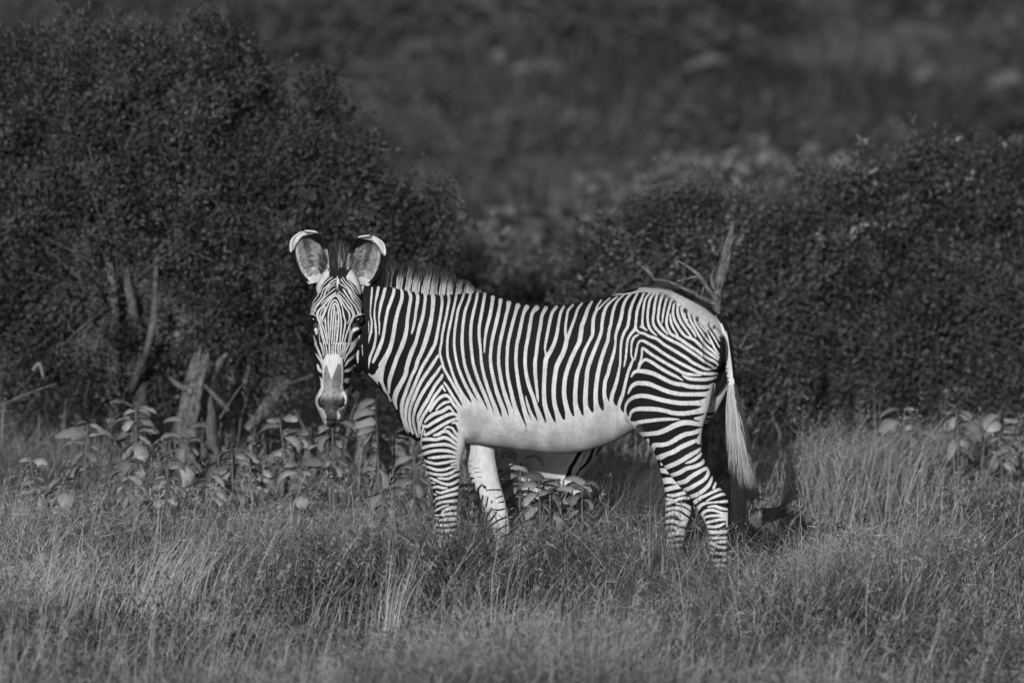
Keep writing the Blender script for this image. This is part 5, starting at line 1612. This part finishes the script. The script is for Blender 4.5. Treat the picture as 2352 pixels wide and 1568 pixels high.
dlimb('branch', [(1745, 1060, -.1), (1700, 1090, -.15), (1662, 1080, -.15)], [7, 6, 4], 31, 9)
wood('fallen_log', [(1690, 1235, 41.3), (1740, 1190, 41.3), (1800, 1170, 41.4), (1835, 1150, 41.5)], [15, 13, 10, 5], 'dark fallen log lying right of the tail tuft', 'log', M['bark'], 32, 20, .3, .8)

# ---------------------------------------------------------------- broad leaved plants
def leaf_mesh(L, Wd, cup, droop, seed):
    """an ovate leaf, folded along its rib and arching down at the tip; x is along the leaf"""
    r = np.random.default_rng(seed)
    s = np.linspace(0, 1, 8)
    w = np.interp(s, [0, .1, .3, .55, .8, .93, 1], [.05, .45, .9, 1, .72, .4, .03]) * Wd / 2
    a = np.cumsum(np.r_[0, np.full(7, droop / 7)]) - .55
    x = np.cumsum(np.r_[0, np.cos(a[:-1])]) * L / 7
    z = -np.cumsum(np.r_[0, np.sin(a[:-1])]) * L / 7
    t = np.array([-1, -.5, 0, .5, 1])
    V = []
    for i in range(8):
        for tt in t:
            V.append([x[i] - .06 * L * abs(tt) * s[i] + r.normal(0, .0018), w[i] * tt * (1 - .25 * abs(tt) * cup) + r.normal(0, .0022), z[i] - cup * w[i] * abs(tt) * .9 + r.normal(0, .003)])
    i = np.arange(7)[:, None] * 5 + np.arange(4)[None, :]
    q = np.stack([i, i + 1, i + 6, i + 5], -1).reshape(-1, 4)
    return make_mesh('leaf', V, [q], None, True)
leaf_meshes = [leaf_mesh(.165, .11, .45, 2.0, 1), leaf_mesh(.18, .115, .3, 2.5, 2), leaf_mesh(.145, .10, .6, 1.7, 3), leaf_mesh(.13, .095, .3, 1.4, 4), leaf_mesh(.175, .11, .5, 2.8, 5)]
for me in leaf_meshes: me.materials.append(M['leaf'])
from mathutils import Vector, Euler
GRP = 'broad leaved plants around the zebra'
def broad_plant(px, py, Y, n, label, seed, size=1.0, stems=1, spread=.05):
    """plant whose top shows at (px, py), rooted in the ground at depth Y"""
    r = np.random.default_rng(seed)
    top = W(px, py, Y)
    base = np.array([top[0], Y, float(ground(top[0], Y))])
    Ht = max(top[2] - base[2], .16)
    o = empty('broad_leaved_plant', base)
    tag(o, label, 'plant', GRP)
    k = 0
    for s in range(stems):
        off = np.array([r.normal(0, spread), r.normal(0, spread * .7), 0]) if s else np.zeros(3)
        h = Ht * (1 if s == 0 else r.uniform(.6, .95)) - .02
        pts = [off * .4, off * .7 + [r.normal(0, .01), 0, h * .5], off + [r.normal(0, .015), 0, h]]
        v, q, t = tube(pts, [.008 * size, .006 * size, .004 * size], 7, .05, 0, s, 4)
        g = Geo(); g.add(v, q, t, .16)
        link('stem', g.mesh('stem', True), M['twig'], o)
        m = int(n * 1.6) // stems
        for j in range(m):
            f = 1 - ((j // 2) / max(m / 2, 1)) * .7
            hz = h * (.25 + .75 * f) + r.normal(0, .01)
            ang = (j % 2) * math.pi + (np.clip(r.normal(0, .5), -.95, .95) if r.uniform() < .95 else r.uniform(-1.5, -.8))
            p = off * (.4 + .6 * hz / h) + np.array([math.cos(ang) * .012, math.sin(ang) * .012, hz])
            lf = bpy.data.objects.new('leaf', leaf_meshes[r.integers(5)])
            COL.objects.link(lf)
            lf.parent = o
            lf.location = p
            lf.rotation_euler = Euler((r.normal(0, .3), r.uniform(-.25, .35) if f > .7 else r.uniform(.1, .9), ang), 'XYZ')
            sc = size * r.uniform(.55, 1.08) * (1.08 if f > .7 else .85)
            lf.scale = (sc, sc, sc)
    return o
PL = [
 (75, 1040, 43.2, 10, 'low broad leaved plant at the far left end of the leafy band', .9, 2),
 (200, 965, 43.6, 10, 'tall broad leaved plant second from the left end of the band', 1.05, 1),
 (312, 924, 43.7, 12, 'tallest broad leaved plant of the band, left of the grey stump', 1.1, 1),
 (424, 966, 43.8, 12, 'broad leaved plant growing right in front of the grey stump', 1.0, 2),
 (535, 1030, 42.4, 10, 'low pair-leaved plant in front of the middle of the leafy band', 1.1, 1),
 (650, 952, 43.3, 14, 'dense broad leaved plant halfway between stump and zebra muzzle', 1.0, 2),
 (765, 965, 42.8, 12, 'broad leaved plant right under the zebra muzzle', 1.0, 2),
 (290, 1058, 42.8, 10, 'small broad leaved plant below the tallest one of the band', .8, 2),
 (385, 1052, 42.7, 10, 'small broad leaved plant below the grey stump', .8, 2),
 (145, 1095, 42.3, 10, 'lowest broad leaved plant near the left edge in pale stalks', .8, 2),
 (600, 1040, 42.8, 8, 'small broad leaved plant under the dense one of the band', .8, 1),
 (690, 1055, 42.3, 8, 'low broad leaved plant left of and below the muzzle', .85, 1),
 (868, 908, 42.4, 14, 'tall broad leaved plant in front of the neck shadow by the chest', 1.0, 1),
 (905, 965, 42.5, 10, 'broad leaved plant touching the front of the chest', .9, 1),
 (955, 1040, 41.3, 8, 'pale broad leaved plant right beside the near foreleg', 1.1, 1),
 (885, 1112, 41.0, 8, 'low broad leaved clump left of the near foreleg', .85, 2),
 (1150, 1030, 42.0, 10, 'broad leaved plant under the belly next to the far foreleg', 1.1, 1),
 (1195, 1052, 40.9, 12, 'broad leaved plant under the middle of the belly', 1.1, 2),
 (1290, 1092, 40.6, 10, 'broad leaved plant in front of the resting foal', 1.05, 1),
 (1335, 1105, 40.5, 6, 'small broad leaved plant under the belly near the foal hindquarter', .9, 1),
 (1240, 1098, 40.45, 12, 'dark broad leaved plant in front of the legs of the foal', .95, 2),
 (1100, 1110, 41.2, 8, 'low broad leaved plant between the two forelegs', .9, 1),
 (2200, 932, 44.6, 12, 'tallest broad leaved plant on the right, below the right bush', 1.1, 1),
 (2300, 950, 44.7, 12, 'broad leaved plant close to the right edge of the picture', 1.0, 1),
 (2070, 935, 44.4, 8, 'pale broad leaved plant just right of the grass hump', 1.0, 1),
 (2110, 985, 44.0, 8, 'small broad leaved plant with one bright leaf right of the hump', .8, 1),
 (480, 1090, 42.2, 8, 'low broad leaved plant under the pair-leaved one of the band', .8, 2),
]
for i, (px, py, Y, n, lab, sz, stm) in enumerate(PL):
    broad_plant(px, py, Y, n, lab, 500 + i, sz, stm)

# dark twiggy shrublets in the grass
def shrublet(px, Y, h, w, label, seed, tone=(.05, .11), n_clump=34):
    B = place('x', px, Y)
    o = empty('low_shrub', B); tag(o, label, 'shrub', 'dark twiggy shrublets in the grass')
    lb = [[0, 0, h * .55, w, w * .6, h * .45], [w * .5, 0, h * .4, w * .7, w * .5, h * .35], [-w * .5, 0, h * .4, w * .7, w * .5, h * .35]]
    v, t, tn, C, li = crown(lb, n_clump, 45, .02, .04, seed, tone)
    tag(link('foliage', make_mesh('foliage', v, [t], {'tone': tn}), M['leaf_fine'], o), kind='stuff')
    g = Geo(); r = np.random.default_rng(seed)
    twigs(g, C, np.array([[0, 0, .0], [w * .4, 0, .05], [-w * .4, 0, .05]]), r, .004, .8)
    link('stem', g.mesh('stem'), M['twig'], o)
shrublet(590, 38.2, .34, .28, 'dark low shrub in the grass left of the forelegs, nearer the leafy band', 1)
shrublet(720, 38.6, .38, .14, 'narrow dark low shrub in the grass below the muzzle', 2)
shrublet(900, 36.6, .26, .40, 'wide dark low shrub in front of the near foreleg', 3)
shrublet(760, 35.4, .22, .45, 'dark low shrub in the middle of the left foreground', 4)
shrublet(1570, 36.0, .2, .35, 'dark low shrub in the foreground below the hind legs', 5)
shrublet(2200, 36.4, .42, .45, 'dark twiggy shrub in the right foreground', 6, (.05, .14), 80)
shrublet(2330, 34.6, .36, .35, 'blurred dark shrub at the lower right edge', 7, (.05, .14), 80)
shrublet(2060, 34.6, .3, .3, 'blurred low shrub left of the two right foreground shrubs', 8, (.05, .12))
print('plants', round(time.time() - T0, 1))

# ---------------------------------------------------------------- the foal lying behind
FB = place('f', 1270, 41.15)
foal = empty('zebra_foal', FB)
tag(foal, 'zebra foal lying down in the leaves behind the adult belly, only its pale flank showing', 'zebra foal')
FY = 41.15
fb_ = Geo()
def fring(px, top, bot, hw, dy=0.0):
    a, b = W(px, top, FY + dy), W(px, bot, FY + dy)
    return ring((a + b) / 2, np.array([0, 1.0, 0]), AZ, hw, (a - b)[2] / 2, 28, .95)
fb_.add(*loft([fring(*s_) for s_ in catmull([(1168, 900, 1010, .05, .02), (1185, 890, 1040, .10, 0), (1220, 885, 1085, .15, 0), (1265, 888, 1118, .17, 0), (1310, 885, 1116, .17, 0), (1350, 885, 1080, .15, 0), (1376, 905, 1045, .10, 0), (1388, 940, 1010, .04, 0)], 4)]))
def flimb(pts, radii):
    v, q, t = tube([W(a, b, FY + c) for a, b, c in pts], radii, 16, 0, 0, 0, 5)
    fb_.add(v, q, t)
flimb([(1200, 940, 0), (1172, 890, .05), (1155, 830, .1), (1158, 800, .12)], [.10, .075, .062, .06])                     # neck
flimb([(1150, 795, .12), (1173, 812, .06), (1196, 850, -.01), (1208, 880, -.04)], [.045, .062, .048, .03])                    # head, turned to the right
flimb([(1335, 1000, -.06), (1320, 1060, -.08), (1298, 1110, -.10), (1335, 1135, -.12), (1290, 1145, -.12)], [.09, .075, .045, .03, .025])
flimb([(1340, 1000, .10), (1310, 1100, .15), (1350, 1128, .16), (1300, 1140, .18)], [.09, .05, .03, .025])
flimb([(1225, 1030, .02), (1222, 1100, .06), (1260, 1128, .05), (1222, 1142, .05)], [.06, .04, .03, .025])
flimb([(1215, 1040, .10), (1200, 1110, .14), (1250, 1130, .16), (1200, 1140, .18)], [.06, .04, .03, .025])
raw = fb_.mesh('raw_foal'); tmp = bpy.data.objects.new('raw_foal', raw); COL.objects.link(tmp)
md = tmp.modifiers.new('remesh', 'REMESH'); md.mode = 'VOXEL'; md.voxel_size = 0.007; md.use_smooth_shade = True
sm = tmp.modifiers.new('smooth', 'SMOOTH'); sm.iterations = 12; sm.factor = .5
dg = bpy.context.evaluated_depsgraph_get()
fme = bpy.data.meshes.new_from_object(tmp.evaluated_get(dg))
bpy.data.objects.remove(tmp); bpy.data.meshes.remove(raw)
FV = get_co(fme)
fpx, fpy = to_px(FV)
fr_ = Raster(1120, 920, 1560, 1300, 0.8, 6.0)
for st in parse('''
C2: 600,1150,60 545,1250,48 500,1330,46 455,1400,50 430,1480,60 400,1540,50
C2: 760,1130,40 725,1220,36 700,1290,46 645,1365,34 575,1430,26 530,1500,24
C2: 830,1150,26 790,1250,16
C2: 690,1120,10 620,1280,8 560,1400,6
C2: 900,1000,40 860,1150,30
'''): fr_.stroke(st, -1)
fs = fr_.sample(fpx * kN, fpy * kN)
hidden_top = np.clip((1015 - fpy) / 6, -1, 1) > 0
fs = np.where(hidden_top, np.sin(fpx / 5.2 + (fpy - 900) / 40) * 4, fs)
for nm, arr in (('stripe', fs), ('skin', np.zeros(len(FV))), ('tone', np.full(len(FV), .05))):
    a = fme.attributes.new(nm, 'FLOAT', 'POINT'); a.data.foreach_set('value', np.asarray(arr, np.float32))
fme.vertices.foreach_set('co', (FV - FB).astype(np.float32).ravel()); fme.update(); fme.name = 'foal_body'
fme.polygons.foreach_set('use_smooth', np.ones(len(fme.polygons), bool))
link('body', fme, M['coat'], foal)
for sx in (-1, 1):
    c = W(1154 + sx * 10, 772, FY + .12) - FB
    v, q, t = tube([c + [0, 0, -.02], c + [sx * .02, -.01, .04], c + [sx * .03, 0, .10]], [.014, .026, .004], 10, 0, 0, 0, 5)
    g = Geo(); g.add(v, q, t)
    me = g.mesh('ear', True)
    link('ear', me, M['dead_pale'], foal)
print('all', len(bpy.data.objects), 'objects', round(time.time() - T0, 1))
